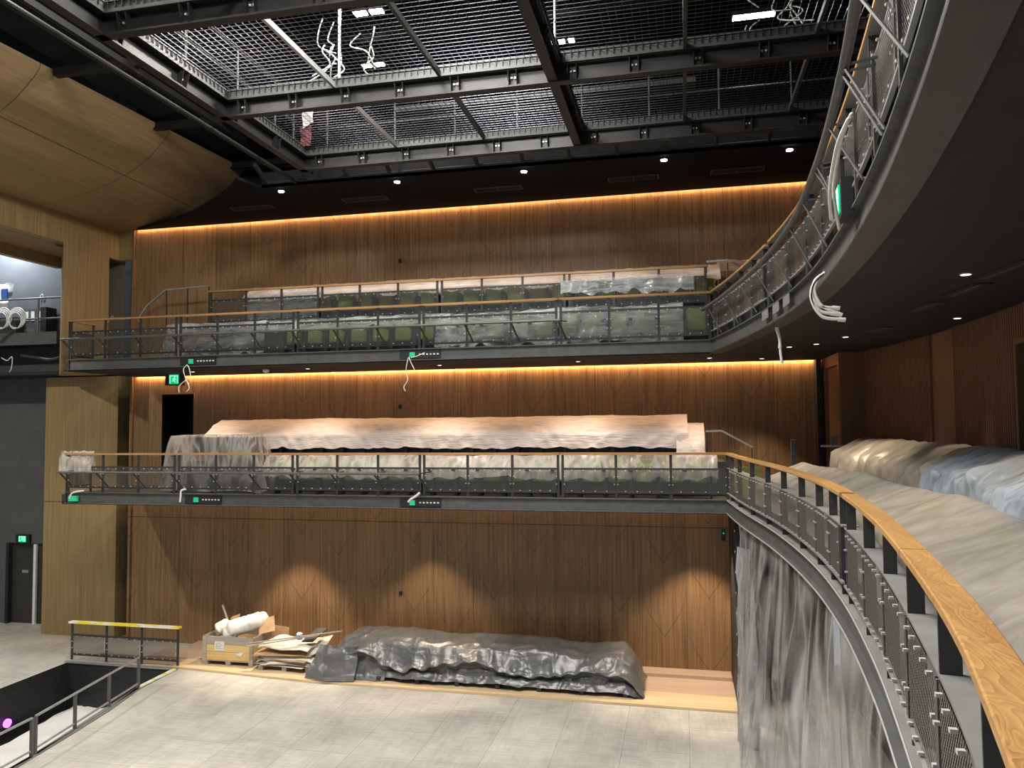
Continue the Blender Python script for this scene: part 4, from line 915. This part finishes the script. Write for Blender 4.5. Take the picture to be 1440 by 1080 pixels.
qq, d, nn = UPC.at(yu(6.55), .09); exit_sign((qq.x, qq.y, 7.58), 'green exit light clipped to the curved front of the upper circle', .22, .26, math.atan2(-nn.y, -nn.x)-PI/2)
q = at_y(1161, 503, 18.7); t = thing('indicator_light', 'tiny green indicator light high at the corner doorway of the circle', 'light', (q.x, 18.7, q.z)); MB().tube([(0, -.06, 0), (0, -.03, 0)], .035, 12).build('lens', M['exitg'], t); MB().box(-.05, .05, -.03, .23, -.30, .06).build('housing', M['black'], t)
q = at_y(1019, 751, 17.6); t = thing('switch_box', 'small black switch with a green light on the end of the stalls wall', 'switch', (q.x-.02, q.y, q.z)); MB().box(-.05, .04, -.05, .05, -.14, .10).build('switch_housing', M['black'], t); MB().box(-.02, .01, -.06, -.05, .01, .04).build('green_light', M['exitg'], t)

# ================================================================== LOOSE CABLES ON THE FASCIAS
def bundle(label, paths, r, mat, tip=None):
    t = thing('cable_bundle', label, 'cables', paths[0][0])
    for p in paths:
        P = catmull3([Vector(q)-Vector(paths[0][0]) for q in p], 10); MB().tube(P, r, 7).build('cable', M[mat], t, smooth=True)
        if tip: e = P[-1]; d = (P[-1]-P[-3]).normalized(); MB().tube([e-d*.01, e+d*.06], tip, 8).build('plug', M['white'], t)
F = YB-.26
A_ = lambda L, Y=F: [at_y(u, v, Y) for u, v in L]
bundle('white and black cables looping down from the stage end of the upper box fascia', [A_([(263, 513), (258, 520), (262, 534), (266, 540)]), A_([(263, 513), (266, 518), (268, 528)]), A_([(262, 534), (252, 543), (252, 552)]), A_([(262, 534), (266, 545), (262, 551)])], .010, 'cable')
bundle('white cable tail hanging from the middle of the upper box fascia', [A_([(575, 502), (578, 510), (583, 520)]), A_([(574, 503), (571, 520), (573, 534), (568, 544), (570, 550)]), A_([(578, 503), (588, 500), (597, 496)])], .010, 'cable')
bundle('short white cable bent out of the middle of the lower box fascia', [A_([(574, 706), (578, 702), (586, 697), (590, 693)]), ], .028, 'cable')
bundle('short white cable bent over the fascia in the second bay of the lower box', [A_([(253, 706), (254, 698), (255, 690), (261, 688)])], .022, 'cable')
bundle('short white cable at the stage end of the lower box fascia', [A_([(98, 701), (100, 695), (105, 692), (118, 690)])], .022, 'cable')
U_ = lambda L, Y: [at_y(u, v, Y) for u, v in L]
bundle('fat white cables with plugs curling down from the curved upper circle front', [U_(L, 8.3) for L in ([(1158, 385), (1146, 395), (1142, 415), (1152, 430), (1172, 433)], [(1160, 383), (1148, 398), (1146, 412), (1156, 430), (1176, 440)], [(1157, 386), (1144, 400), (1141, 420), (1153, 437), (1170, 441)], [(1156, 388), (1143, 402), (1142, 424), (1156, 445), (1180, 449)])], .017, 'cable', .024)
bundle('wrapped white cable tail hanging from the far part of the upper circle front', [U_([(1090, 448), (1092, 462), (1096, 476), (1098, 488)], 11.9), U_([(1091, 449), (1094, 464), (1097, 477), (1096, 490)], 11.9), U_([(1097, 486), (1098, 498), (1100, 511)], 11.9)], .02, 'cable')
bundle('bundle of white cables draped over the curved fascia high overhead', [[pq(y, n, z) for y, n, z in ((5.4, .17, 7.95), (5.7, .20, 7.9), (6.05, .22, 7.7), (6.25, .2, 7.55), (6.4, .15, 7.45))], [pq(y, n, z) for y, n, z in ((5.4, .19, 7.92), (5.75, .23, 7.86), (6.1, .25, 7.66), (6.3, .22, 7.5))]], .013, 'cable')

# ================================================================== STAIR HANDRAILS AND LOOSE POSTS
def stair_rail(label, pts, feet, mat='galv'):
    t = thing('stair_handrail', label, 'handrail', pts[0]); o = Vector(pts[0])
    for a, b in zip(pts, pts[1:]): MB().bar(Vector(a)-o, Vector(b)-o, .04, .04).build('rail', M[mat], t)
    for p, z in feet: MB().bar(Vector(p)-o, Vector((p[0], p[1], z))-o, .025, .025).build('post', M['steel'], t)
stair_rail('bent steel stair handrail at the stage end of the upper side box', [(-14.47, 18.3, 8.70), (-14.56, 18.3, 8.93), (-14.3, 18.3, 9.26), (-13.73, 18.3, 9.67), (-12.39, 18.3, 9.72)], [((-13.05, 18.3, 9.68), 8.05), ((-12.40, 18.3, 9.7), 8.05), ((-13.7, 18.3, 9.66), Z2)])
stair_rail('bent steel stair handrail at the curved end of the upper side box', [(.6, 18.0, 9.60), (1.07, 18.0, 9.61), (1.85, 18.0, 9.18)], [((.6, 18, 9.6), 8.5), ((1.07, 18, 9.6), Z2), ((1.8, 18., 9.2), Z2)])
stair_rail('bent steel stair handrail by the veneer wall at the far end of the circle', [(.5, 17.8, 5.72), (.84, 17.8, 5.73), (1.50, 17.8, 5.36)], [((.52, 17.8, 5.7), Z1), ((1.48, 17.8, 5.36), Z1)])
stair_rail('short timber grab rail at the lobby doorway of the upper box', [(-15.05, 17.6, 8.62), (-14.8, 17.6, 8.9)], [((-15.0, 17.6, 8.66), Z2)], 'handrailx')
tag(MB().box(2.30, 2.40, 17.75, 17.85, Z1, 5.52).build('end_post', M['mid'], base=(2.35, 17.8, Z1)), 'grey post standing by the wall at the far end of the circle', 'post')
p_ = at_y(1172, 650, 16.7); tag(MB().box(p_.x-.05, p_.x+.07, 16.6, 16.72, Z1, 5.62).build('end_post', M['mid'], base=(p_.x, 16.65, Z1)), 'grey post with a handrail stub beside the corner door of the circle', 'post')
stair_rail('stub of steel handrail beside the corner door of the circle', [(p_.x-.25, 16.6, 5.42), (p_.x+.35, 16.6, 5.42)], [])
stair_rail('low steel rail running from the corner door to the back row of the circle', [(p_.x+.1, 16.5, 5.12), (p_.x+.75, 16.4, 5.1)], [((p_.x+.74, 16.4, 5.1), 4.62)])
tag(MB().box(.98, 1.6, 17.3, 17.36, Z1, 4.95).build('low_panel', M['green'], base=(1.3, 17.3, Z1)), 'low green panel at the end of the lower box beside the circle', 'panel')

# ================================================================== TECHNICAL GRID OVERHEAD
G0 = 11.55
def catwalk_beam(p, q, label, side=(0, -1, 0), cleat=1.0, teeth=True, cl0=.5):
    p, q = Vector(p), Vector(q); d = (q-p).normalized(); L = (q-p).length; s = Vector(side)
    t = thing('catwalk_beam', label, 'beam', p); up = Vector((0, 0, 1))
    m = MB(); B = lambda off, z, w, h: m.bar(s*off+up*z, d*L+s*off+up*z, w, h)
    B(0, .015, .16, .03); B(0, .15, .03, .25); B(0, .285, .20, .03); m.build('girder', M['beam'], t)
    m = MB(); m.bar(s*.12+up*.31, d*L+s*.12+up*.31, .03, .05); m.bar(s*.12+up*.455, d*L+s*.12+up*.455, .02, .02); m.bar(s*.105+up*.38, d*L+s*.105+up*.38, .012, .15); m.build('kick_plate', M['kick'], t)
    if teeth:
        m = MB(); n = int(L/.115)
        for k in range(n): a = d*(.05+k*.115)+s*.125; m.bar(a+up*.33, a+up*.46, .014, .014, tuple(d))
        m.build('wire_ends', M['csteel'], t)
    m = MB(); k = cl0
    while k < L:
        for e in (-.07, .07): m.bar(d*(k+e)+s*.03+up*.02, d*(k+e)+s*.10+up*.27, .012, .10, tuple(s))
        k += cleat*1.0
    m.build('cleats', M['csteel'], t)
    m = MB(); k = cl0
    while k < L:
        for e in (-.03, .03): m.bar(d*(k+e)+s*.02+up*.16, d*(k+e)+s*.045+up*.16, .03, .03)
        k += cleat
    m.build('bolts', M['bright'], t)
    return t
YA, YBm, YC = 15.32, 12.32, at_z(500, 10, G0).y-.08
XL, XM, XR = -8.05, -1.98, 4.4
catwalk_beam((XL-.1, YA, G0), (XR, YA, G0), 'far catwalk girder of the ceiling grid, nearest the side wall')
catwalk_beam((XL-.1, YBm, G0), (XR, YBm, G0), 'middle catwalk girder crossing the ceiling grid')
catwalk_beam((XL-.1, YC, G0), (XR, YC, G0), 'near catwalk girder crossing the ceiling grid overhead')
catwalk_beam((XL, 6.0, G0), (XL, YA+.2, G0), 'long catwalk girder along the stage edge of the ceiling grid', side=(1, 0, 0), cleat=1.5)
catwalk_beam((XM, 6.0, G0+.02), (XM, YA-.05, G0+.02), 'central girder running between the catwalks of the ceiling grid', side=(1, 0, 0), cleat=1.5)
for x, w in ((-5.85, 'second rod from the stage edge'), (-3.92, 'beside the central girder on its stage side'), (.15, 'first on the circle side of the central girder'), (2.12, 'farthest towards the circle')):
    tag(MB().bar((x, 6.0, G0+.34), (x, YA, G0+.34), .055, .09).build('grid_bar', M['kick'] if x > -5 else M['galv'], base=(x, 10, G0+.3)), f'slim grid bar between catwalk girders, {w}', 'bar')
tag(MB().tube([(XL-.62, 6.0, G0+.05), (XL-.62, 16.1, G0+.05)], .05, 10).build('pipe', M['csteel'], base=(XL-.62, 10, G0)), 'dark steel pipe running beside the stage edge catwalk girder', 'pipe')
i = 0
for y, w in ((18.5, 'the far end of'), (15.6, 'the middle of'), (12.7, 'the near part of')):
    tag(MB().bar((-12.1, y, 13.02), (-9.2, y, 13.02), .14, .16).build('steel_tie', M['csteel'], base=(-10, y, 12.3)), f'dark steel tie from {w} the oak reflector edge to the catwalk', 'beam')
tag(MB().bar((-10.3, 6, 12.9), (-10.3, 16.6, 12.9), .10, .12).build('steel_rail', M['csteel'], base=(-10.3, 12, 12.9)), 'dark steel rail between the oak reflector and the catwalk', 'beam')
def wires(x0, x1, y0, y1, label, px=.115, py=.115):
    m = MB(); z = G0+.44; r = .0036
    k = x0+px
    while k < x1: m.box(k-r, k+r, y0, y1, z-r, z+r); k += px
    k = y0+py
    while k < y1: m.box(x0, x1, k-r, k+r, z+.012-r, z+.012+r); k += py
    return tag(m.build('wire_grid', M['wirem'], base=((x0+x1)/2, (y0+y1)/2, z)), label, 'wire mesh')
bx = [(XL+.1, XM-.1, 'stage half'), (XM+.1, XR, 'circle half')]; by = [(YBm+.1, YA-.1, 'far bay beside the side wall'), (YC+.1, YBm-.1, 'middle bay'), (6.1, YC-.1, 'near bay overhead')]
for x0, x1, a in bx:
    for y0, y1, b in by: wires(x0, x1, y0, y1, f'taut wire mesh floor of the ceiling grid, {b}, {a}')
# catwalk hand railings above the grid
def cat_rail(p, q, xs, label, h=1.32, mid=.75):
    p, q = Vector(p), Vector(q); t = thing('catwalk_railing', label, 'railing', p); d = q-p
    for z, n in ((h, 'top_rail'), (mid, 'mid_rail')): MB().tube([(0, 0, z), d+Vector((0, 0, z))], .024, 8).build(n, M['kick'], t)
    for k in xs: MB().tube([d*k, d*k+Vector((0, 0, h))], .022, 8).build('post', M['kick'], t)
cat_rail((-7.9, YA+.35, G0+.3), (3.6, YA+.35, G0+.3), [.02, .16, .28, .40, .52, .64, .76, .88, .99], 'pipe railing along the far catwalk near the side wall')
cat_rail((XL-.15, 6.5, G0+.3), (XL-.15, 15.2, G0+.3), [.0, .2, .38, .56, .74, .9, .99], 'pipe railing along the stage edge catwalk')
t = thing('cable_tray', 'grey cable tray fixed above the far catwalk railing', 'tray', (-3.2, YA+.9, 13.0)); MB().box(-3, 3.6, -.15, .15, -.02, .0).build('tray_floor', M['kick'], t); MB().box(-3, 3.6, -.17, -.15, -.02, .09).box(-3, 3.6, .15, .17, -.02, .09).build('side', M['kick'], t)
for x in (-2.5, .3, 3.1): MB().box(x-.01, x+.01, -.01, .01, -.02, 2.6).build('hanger', M['csteel'], t)
fn = lambda u, v: (-7.95+.30*u+.04*v, 15.0-.12*u+.05*N(v*3, u*2), 12.92-.55*v+.08*u*v)
tag(MB().grid(fn, 6, 8).build('white_cloth', M['white'], base=(-7.9, 15, 12.4)), 'white sheet hanging on the catwalk corner beside the stage edge railing', 'cloth')
fn = lambda u, v: (-8.0+.26*u, 15.05+.05*N(v*3, u*2, 4), 12.45-.45*v)
tag(MB().grid(fn, 6, 8).build('red_cloth', M['red'], base=(-7.9, 15, 12.0)), 'dark red cloth hanging below the white sheet on the catwalk corner', 'cloth')
# roof steel
def roof_beam(p, q, w, h, label): tag(MB().bar(p, q, w, h).build('roof_beam', M['csteel'], base=tuple(Vector(p).lerp(Vector(q), .5))), label, 'beam')
roof_beam((-10, 15.2, 14.45), (6, 15.2, 14.45), .34, .30, 'deep dark roof beam over the far catwalk')
roof_beam((-10, 12.3, 14.9), (6, 12.3, 14.9), .30, .30, 'deep dark roof beam over the middle of the grid')
roof_beam((-4.3, 15.2, 14.4), (-2.5, 17.2, 14.3), .16, .18, 'diagonal roof brace meeting the far beam from the side wall')
roof_beam((-4.9, 12.3, 14.9), (-3.9, 15.2, 14.5), .16, .18, 'diagonal roof brace between the two deep roof beams')
roof_beam((2.4, 12.3, 14.9), (.4, 15.2, 14.4), .16, .18, 'diagonal roof brace over the circle side of the grid')
roof_beam((-2.2, 10, 14.8), (-2.2, 18.9, 14.8), .26, .26, 'dark roof beam running along above the central girder')
for k in range(13):
    x = -9.4+k*1.02; tag(MB().bar((x, 16.10, ZT+.07), (x+.02, 15.5, ZT+.32), .06, .10).build('soffit_joist', M['csteel'], base=(x, 16, ZT)), f'short dark joist along the front of the black soffit, {nth(k+1)} from the stage', 'beam', 'joists along the front of the black soffit')
tag(MB().tube([(-9.5, 16.05, ZT+.06), (4, 16.05, ZT+.06)], .022, 8).build('conduit', M['csteel'], base=(-3, 16, ZT)), 'thin dark conduit along the front of the black soffit', 'conduit')
# tangled white cables above the mesh
random.seed(21)
for (u, v, w, s) in ((487, 90, 'beside the twin floodlights', 1.0), (1085, 30, 'beside the batten light', 1.1)):
    c = at_z(u, v, 12.9); ps = []
    for k in range(9):
        a = c+Vector((random.uniform(-.5, .5)*s, random.uniform(-.4, .4), random.uniform(-.2, .9)*s)); ps.append([a]+[a+Vector((random.uniform(-.28, .28), random.uniform(-.2, .2), -.22*j)) for j in range(1, 4)])
    bundle(f'tangle of white cables lying above the wire mesh {w}', ps, .012, 'cable')
tag(MB().tube([(-5.78, YBm-.05, G0+.4), (-5.78, YBm-.05, 14.6)], .028, 8).build('hanger_rod', M['galv'], base=(-5.78, YBm, G0)), 'pale vertical hanger rod rising from the middle girder', 'rod')
tag(MB().tube([(XM+.12, 11.8, G0+.4), (XM+.12, 11.8, 14.8)], .018, 8).build('hanger_rod', M['galv'], base=(XM, 11.8, G0)), 'pale vertical hanger rod rising beside the central girder', 'rod')
tag(MB().tube([(.16, 12.4, G0+.4), (.16, 12.4, 15)], .03, 8).build('hanger_rod', M['mid'], base=(.16, 12.4, G0)), 'grey hanger rod rising from the middle girder on the circle side', 'rod')

# ================================================================== LAMPS
def light(name, kind, loc, energy, color, target=None, **kw):
    l = bpy.data.lights.new(name, kind); l.energy = energy; l.color = color
    for k, v in kw.items(): setattr(l, k, v)
    o = bpy.data.objects.new(name, l); C.objects.link(o); o.location = loc
    d = (Vector(target)-Vector(loc)) if target else Vector((0, 0, -1)); o.rotation_euler = d.to_track_quat('-Z', 'Y').to_euler()
    return o
def flood(u, v, z, n, label, face='lamp', size=.16, gap=.30, batten=False):
    c = at_z(u, v, z); t = thing('floodlight', label, 'floodlight', c)
    if batten:
        MB().box(-.42, .42, -.10, .10, 0, .10).build('lamp_housing', M['steel'], t); MB().box(-.40, .40, -.085, .085, -.02, 0).build('lamp_face', M[face], t)
    else:
        for k in range(n):
            x = (k-(n-1)/2)*gap
            MB().box(x-size/2-.02, x+size/2+.02, -.08, .08, 0, .16).build('lamp_housing', M['steel'], t)
            MB().box(x-size/2, x+size/2, -.075, .075, -.02, 0).build('lamp_face', M[face], t)
    MB().box(-.5 if n > 1 else -.05, .5 if n > 1 else .05, -.02, .02, .16, .20).box(-.02, .02, -.02, .02, .2, 15.6-z).build('bracket', M['steel'], t)
    return c
F1 = flood(518, 17, 14.0, 2, 'big bright twin floodlight above the ceiling mesh', size=.26, gap=.34)
F2 = flood(525, 91, 14.0, 2, 'smaller twin floodlight above the far bay of the mesh', 'lampc', size=.20)
F3 = flood(790, 58, 14.0, 3, 'triple floodlight hanging beside the central girder', 'lampc', size=.12, gap=.2)
F4 = flood(1060, 22, 14.0, 1, 'long batten light glowing above the circle side of the mesh', 'lampc', batten=True)
PW = 1.0
light('flood_light_a', 'AREA', (F1.x, F1.y, F1.z-.06), 420*PW, (1, .95, .86), target=(F1.x, F1.y-3, 0), size=.5)
light('flood_light_b', 'AREA', (F2.x, F2.y, F2.z-.06), 16*PW, (.95, .97, 1), size=.4)
light('flood_light_c', 'AREA', (F3.x, F3.y, F3.z-.06), 16*PW, (.95, .97, 1), size=.4)
light('flood_light_d', 'AREA', (F4.x, F4.y, F4.z-.06), 30*PW, (.95, .95, 1), size=.6)
# work lights over the house nearer the camera and over the stage (out of the frame, in the roof)
for (x, y, z, e, col, w) in ((-4.2, 9.6, 14.2, 1250, (1, .96, .90), 'over the middle of the house'), (-9.0, 9.2, 14.2, 800, (1, .95, .86), 'over the stage front'), (-3.5, 4.5, 14.2, 1150, (1, .97, .92), 'over the near boxes'), (-19.5, 9.0, 12.5, 800, (1, .93, .78), 'over the stage')):
    t = thing('work_light', f'square work light in the roof {w}', 'light', (x, y, z)); hs = .3 if x < -15 else 1.1; MB().box(-hs, hs, -hs, hs, 0, .14).build('lamp_housing', M['steel'], t); MB().box(-hs+.04, hs-.04, -hs+.04, hs-.04, -.015, 0).build('lamp_face', M['lamp' if x < -15 else 'panel'], t); MB().box(-.02, .02, -.02, .02, .14, 15.6-z).build('hanger', M['steel'], t)
    light('work_light_beam', 'AREA', (x, y, z-.05), e*PW, col, size=.6 if x < -15 else 2.2)
wl = at_y(22, 372, 19.5); t = thing('gallery_lamp', 'cool lamp above the stage wing gallery', 'lamp', (-20.3, 19.0, 12.3)); MB().box(-.2, .2, -.1, .1, 0, .1).build('lamp_housing', M['steel'], t); MB().box(-.18, .18, -.09, .09, -.015, 0).build('lamp_face', M['lampc'], t); MB().box(-.02, .02, -.02, .02, .1, 3.3).build('hanger', M['steel'], t)
light('gallery_light', 'AREA', (-20.3, 19.0, 12.25), 300, (.82, .9, 1), target=(-20.4, 19.6, 10.), size=.3)
# cove strips behind the soffits
def strip(x0, x1, z, label, mat='led', e=18):
    t = thing('led_strip', label, 'light strip', (x0, YW-.035, z)); MB().box(0, x1-x0, -.02, .02, 0, .012).build('tape_light', M[mat], t); MB().box(0, x1-x0, -.036, .030, .013, .022).box(0, x1-x0, -.036, -.030, -.03, .013).build('channel', M['black'], t)  # unseen channel added to keep strip light off the reflector end
    l = light('cove_light', 'AREA', ((x0+x1)/2, YW-.045, z-.012), e, (1, .58, .29), target=((x0+x1)/2, YW-.03, z-2), shape='RECTANGLE', size=x1-x0, size_y=.03)
strip(-15.15, 3.2, ZT+.03, 'warm light strip in the cove at the top of the side wall', 'ledsoft', 70)
strip(-15.1, 3.1, SOF2+.03, 'warm light strip in the cove under the upper box', 'led', 150)
strip(-15.1, .9, 4.08, 'warm light strip in the cove under the lower box', 'ledsoft', 32)
# soffit downlights
for i, (x, w) in enumerate(((-9.24, 'nearest the stage'), (-6.31, 'second from the stage'), (-3.33, 'middle one'), (-.28, 'second from the circle'), (2.26, 'nearest the circle'))):
    t = thing('downlight', f'round downlight in the black soffit, {w} of five', 'downlight', (x, 16.45, ZT), group='downlights in the black soffit')
    MB().tube([(0, 0, -.03), (0, 0, .02)], .085, 20).build('bezel', M['black'], t); MB().tube([(0, 0, -.045), (0, 0, -.028)], .065, 20).build('lens', M['dl'], t)
    light('downlight_beam', 'SPOT', (x, 16.45, ZT-.06), 60, (1, .92, .8), spot_size=1.2, spot_blend=.6, shadow_soft_size=.05)
for i, (x, w) in enumerate(((-10.7, 'nearest the stage'), (-7.6, 'second from the stage'), (-4.2, 'middle one'), (-1.0, 'second from the circle'), (1.3, 'nearest the circle'))):
    t = thing('air_vent', f'long black air grille in the black soffit, {w}', 'vent', (x, 17.6, ZT)); 
    m = MB(); m.box(-.58, .58, -.16, -.13, -.02, .0).box(-.58, .58, .13, .16, -.02, 0).box(-.58, -.55, -.13, .13, -.02, 0).box(.55, .58, -.13, .13, -.02, 0).box(-.01, .01, -.13, .13, -.02, 0); m.build('vent_frame', M['steel'], t)
    m = MB(); m.box(-.55, .55, -.13, .13, -.004, 0)
    for k in range(5): m.box(-.55, .55, -.10+k*.05-.008, -.10+k*.05+.008, -.016, -.004)
    m.build('vent_grille', M['black'], t)
def low_down(x, y, z, label, e, size=74, tgt=None, lens='dlsmall', col=(1, .80, .58), grp=None, blend=.45):
    t = thing('downlight', label, 'downlight', (x, y, z), group=grp); MB().tube([(0, 0, -.012), (0, 0, .01)], .06, 16).build('bezel', M['galv'], t); MB().tube([(0, 0, -.016), (0, 0, -.011)], .045, 16).build('lens', M[lens], t)
    if e: light('downlight_beam', 'SPOT', (x, y, z-.03), e, col, target=tgt or (x, y, 0), spot_size=math.radians(size), spot_blend=blend, shadow_soft_size=.03)
for i, x in enumerate((-9.9, -6.3, .25)):
    low_down(x, 17.75, 4.06, f'small downlight under the lower box washing the stalls wall, {["nearest the stage", "middle of three", "nearest the circle"][i]}', (560, 330, 560)[i], (70, 76, 76)[i])
for i, x in enumerate((-12.2, -9.0, -5.6, -2.3, .6)):
    low_down(x, 17.35, SOF2, f'small downlight flush in the soffit of the upper box, {nth(i+1)} from the stage', 150, 105, col=(1, .76, .60), blend=1)
low_down(1.75, 17.9, SOF2, 'small downlight making a bright scallop on the veneer wall at the corner', 190, 66)
for i, (u, v) in enumerate(((1358, 386), (1189, 474), (1148, 484), (1110, 488))):
    q = at_z(u, v, SOF2-.01); low_down(q.x, q.y, SOF2, f'small round downlight in the soffit under the upper circle, {["nearest the viewer", "second nearest the viewer", "third from the viewer", "farthest from the viewer"][i]}', 130, 84)
low_down(3.72, 11.6, SOF2, 'small downlight over the back row close to the ribbed wall', 60, 30)
for i, (u, v, L) in enumerate(((1413, 379, .95), (1357, 407, .8), (1300, 431, .8), (1237, 463, .7))):
    q = at_z(u, v, SOF2); t = thing('slot_vent', f'dark slot grille in the soffit under the upper circle, {["nearest the viewer", "second nearest", "third nearest", "farthest from the viewer"][i]}', 'vent', (q.x, q.y, SOF2), PI/2+.1)
    MB().box(-L/2, L/2, -.10, .10, -.012, 0).build('vent_frame', M['black'], t); MB().box(-L/2+.05, L/2-.05, -.015, .015, -.018, -.012).build('slot', M['mid'], t)
q = at_z(374, 520, SOF2); t = thing('smoke_detector', 'white dome sensor under the upper box soffit', 'sensor', (q.x, q.y, SOF2)); MB().tube([(0, 0, 0), (0, 0, -.05), (0, 0, -.08)], [.08, .08, .03], 14).build('dome', M['white'], t)
for i, x in enumerate((-8.3, -4.9, -1.6)):
    tag(MB().box(x-.7, x+.7, 18.66, 18.78, SOF2-.012, SOF2).build('slot_vent', M['paper'], base=(x, 18.7, SOF2)), f'thin pale linear diffuser by the upper box cove, {["nearest the stage", "middle of three", "nearest the circle"][i]}', 'diffuser')

# ================================================================== WORLD, CAMERA, COLOUR
W = bpy.data.worlds.new('World'); bpy.context.scene.world = W; W.use_nodes = True
W.node_tree.nodes['Background'].inputs[0].default_value = (.75, .80, .85, 1); W.node_tree.nodes['Background'].inputs[1].default_value = .32
cam = bpy.data.cameras.new('Camera'); co = bpy.data.objects.new('Camera', cam); C.objects.link(co)
cam.sensor_width = 36; cam.lens = FPX/1440*36; cam.clip_start = .05; cam.clip_end = 200
mw = Matrix((RT, UP, -FW)).transposed().to_4x4(); mw.translation = EYE; co.matrix_world = mw
sc = bpy.context.scene; sc.camera = co
sc.view_settings.view_transform = 'Standard'; sc.view_settings.look = 'None'; sc.view_settings.gamma = 1; sc.view_settings.exposure = 0.22; sc.view_settings.use_curve_mapping = False
cy = sc.cycles; cy.use_denoising = True; cy.max_bounces = 6; cy.diffuse_bounces = 3; cy.glossy_bounces = 2; cy.transmission_bounces = 3; cy.transparent_max_bounces = 20; cy.sample_clamp_indirect = 4
cy.use_adaptive_sampling = True; cy.adaptive_threshold = .02; cy.caustics_reflective = False; cy.caustics_refractive = False
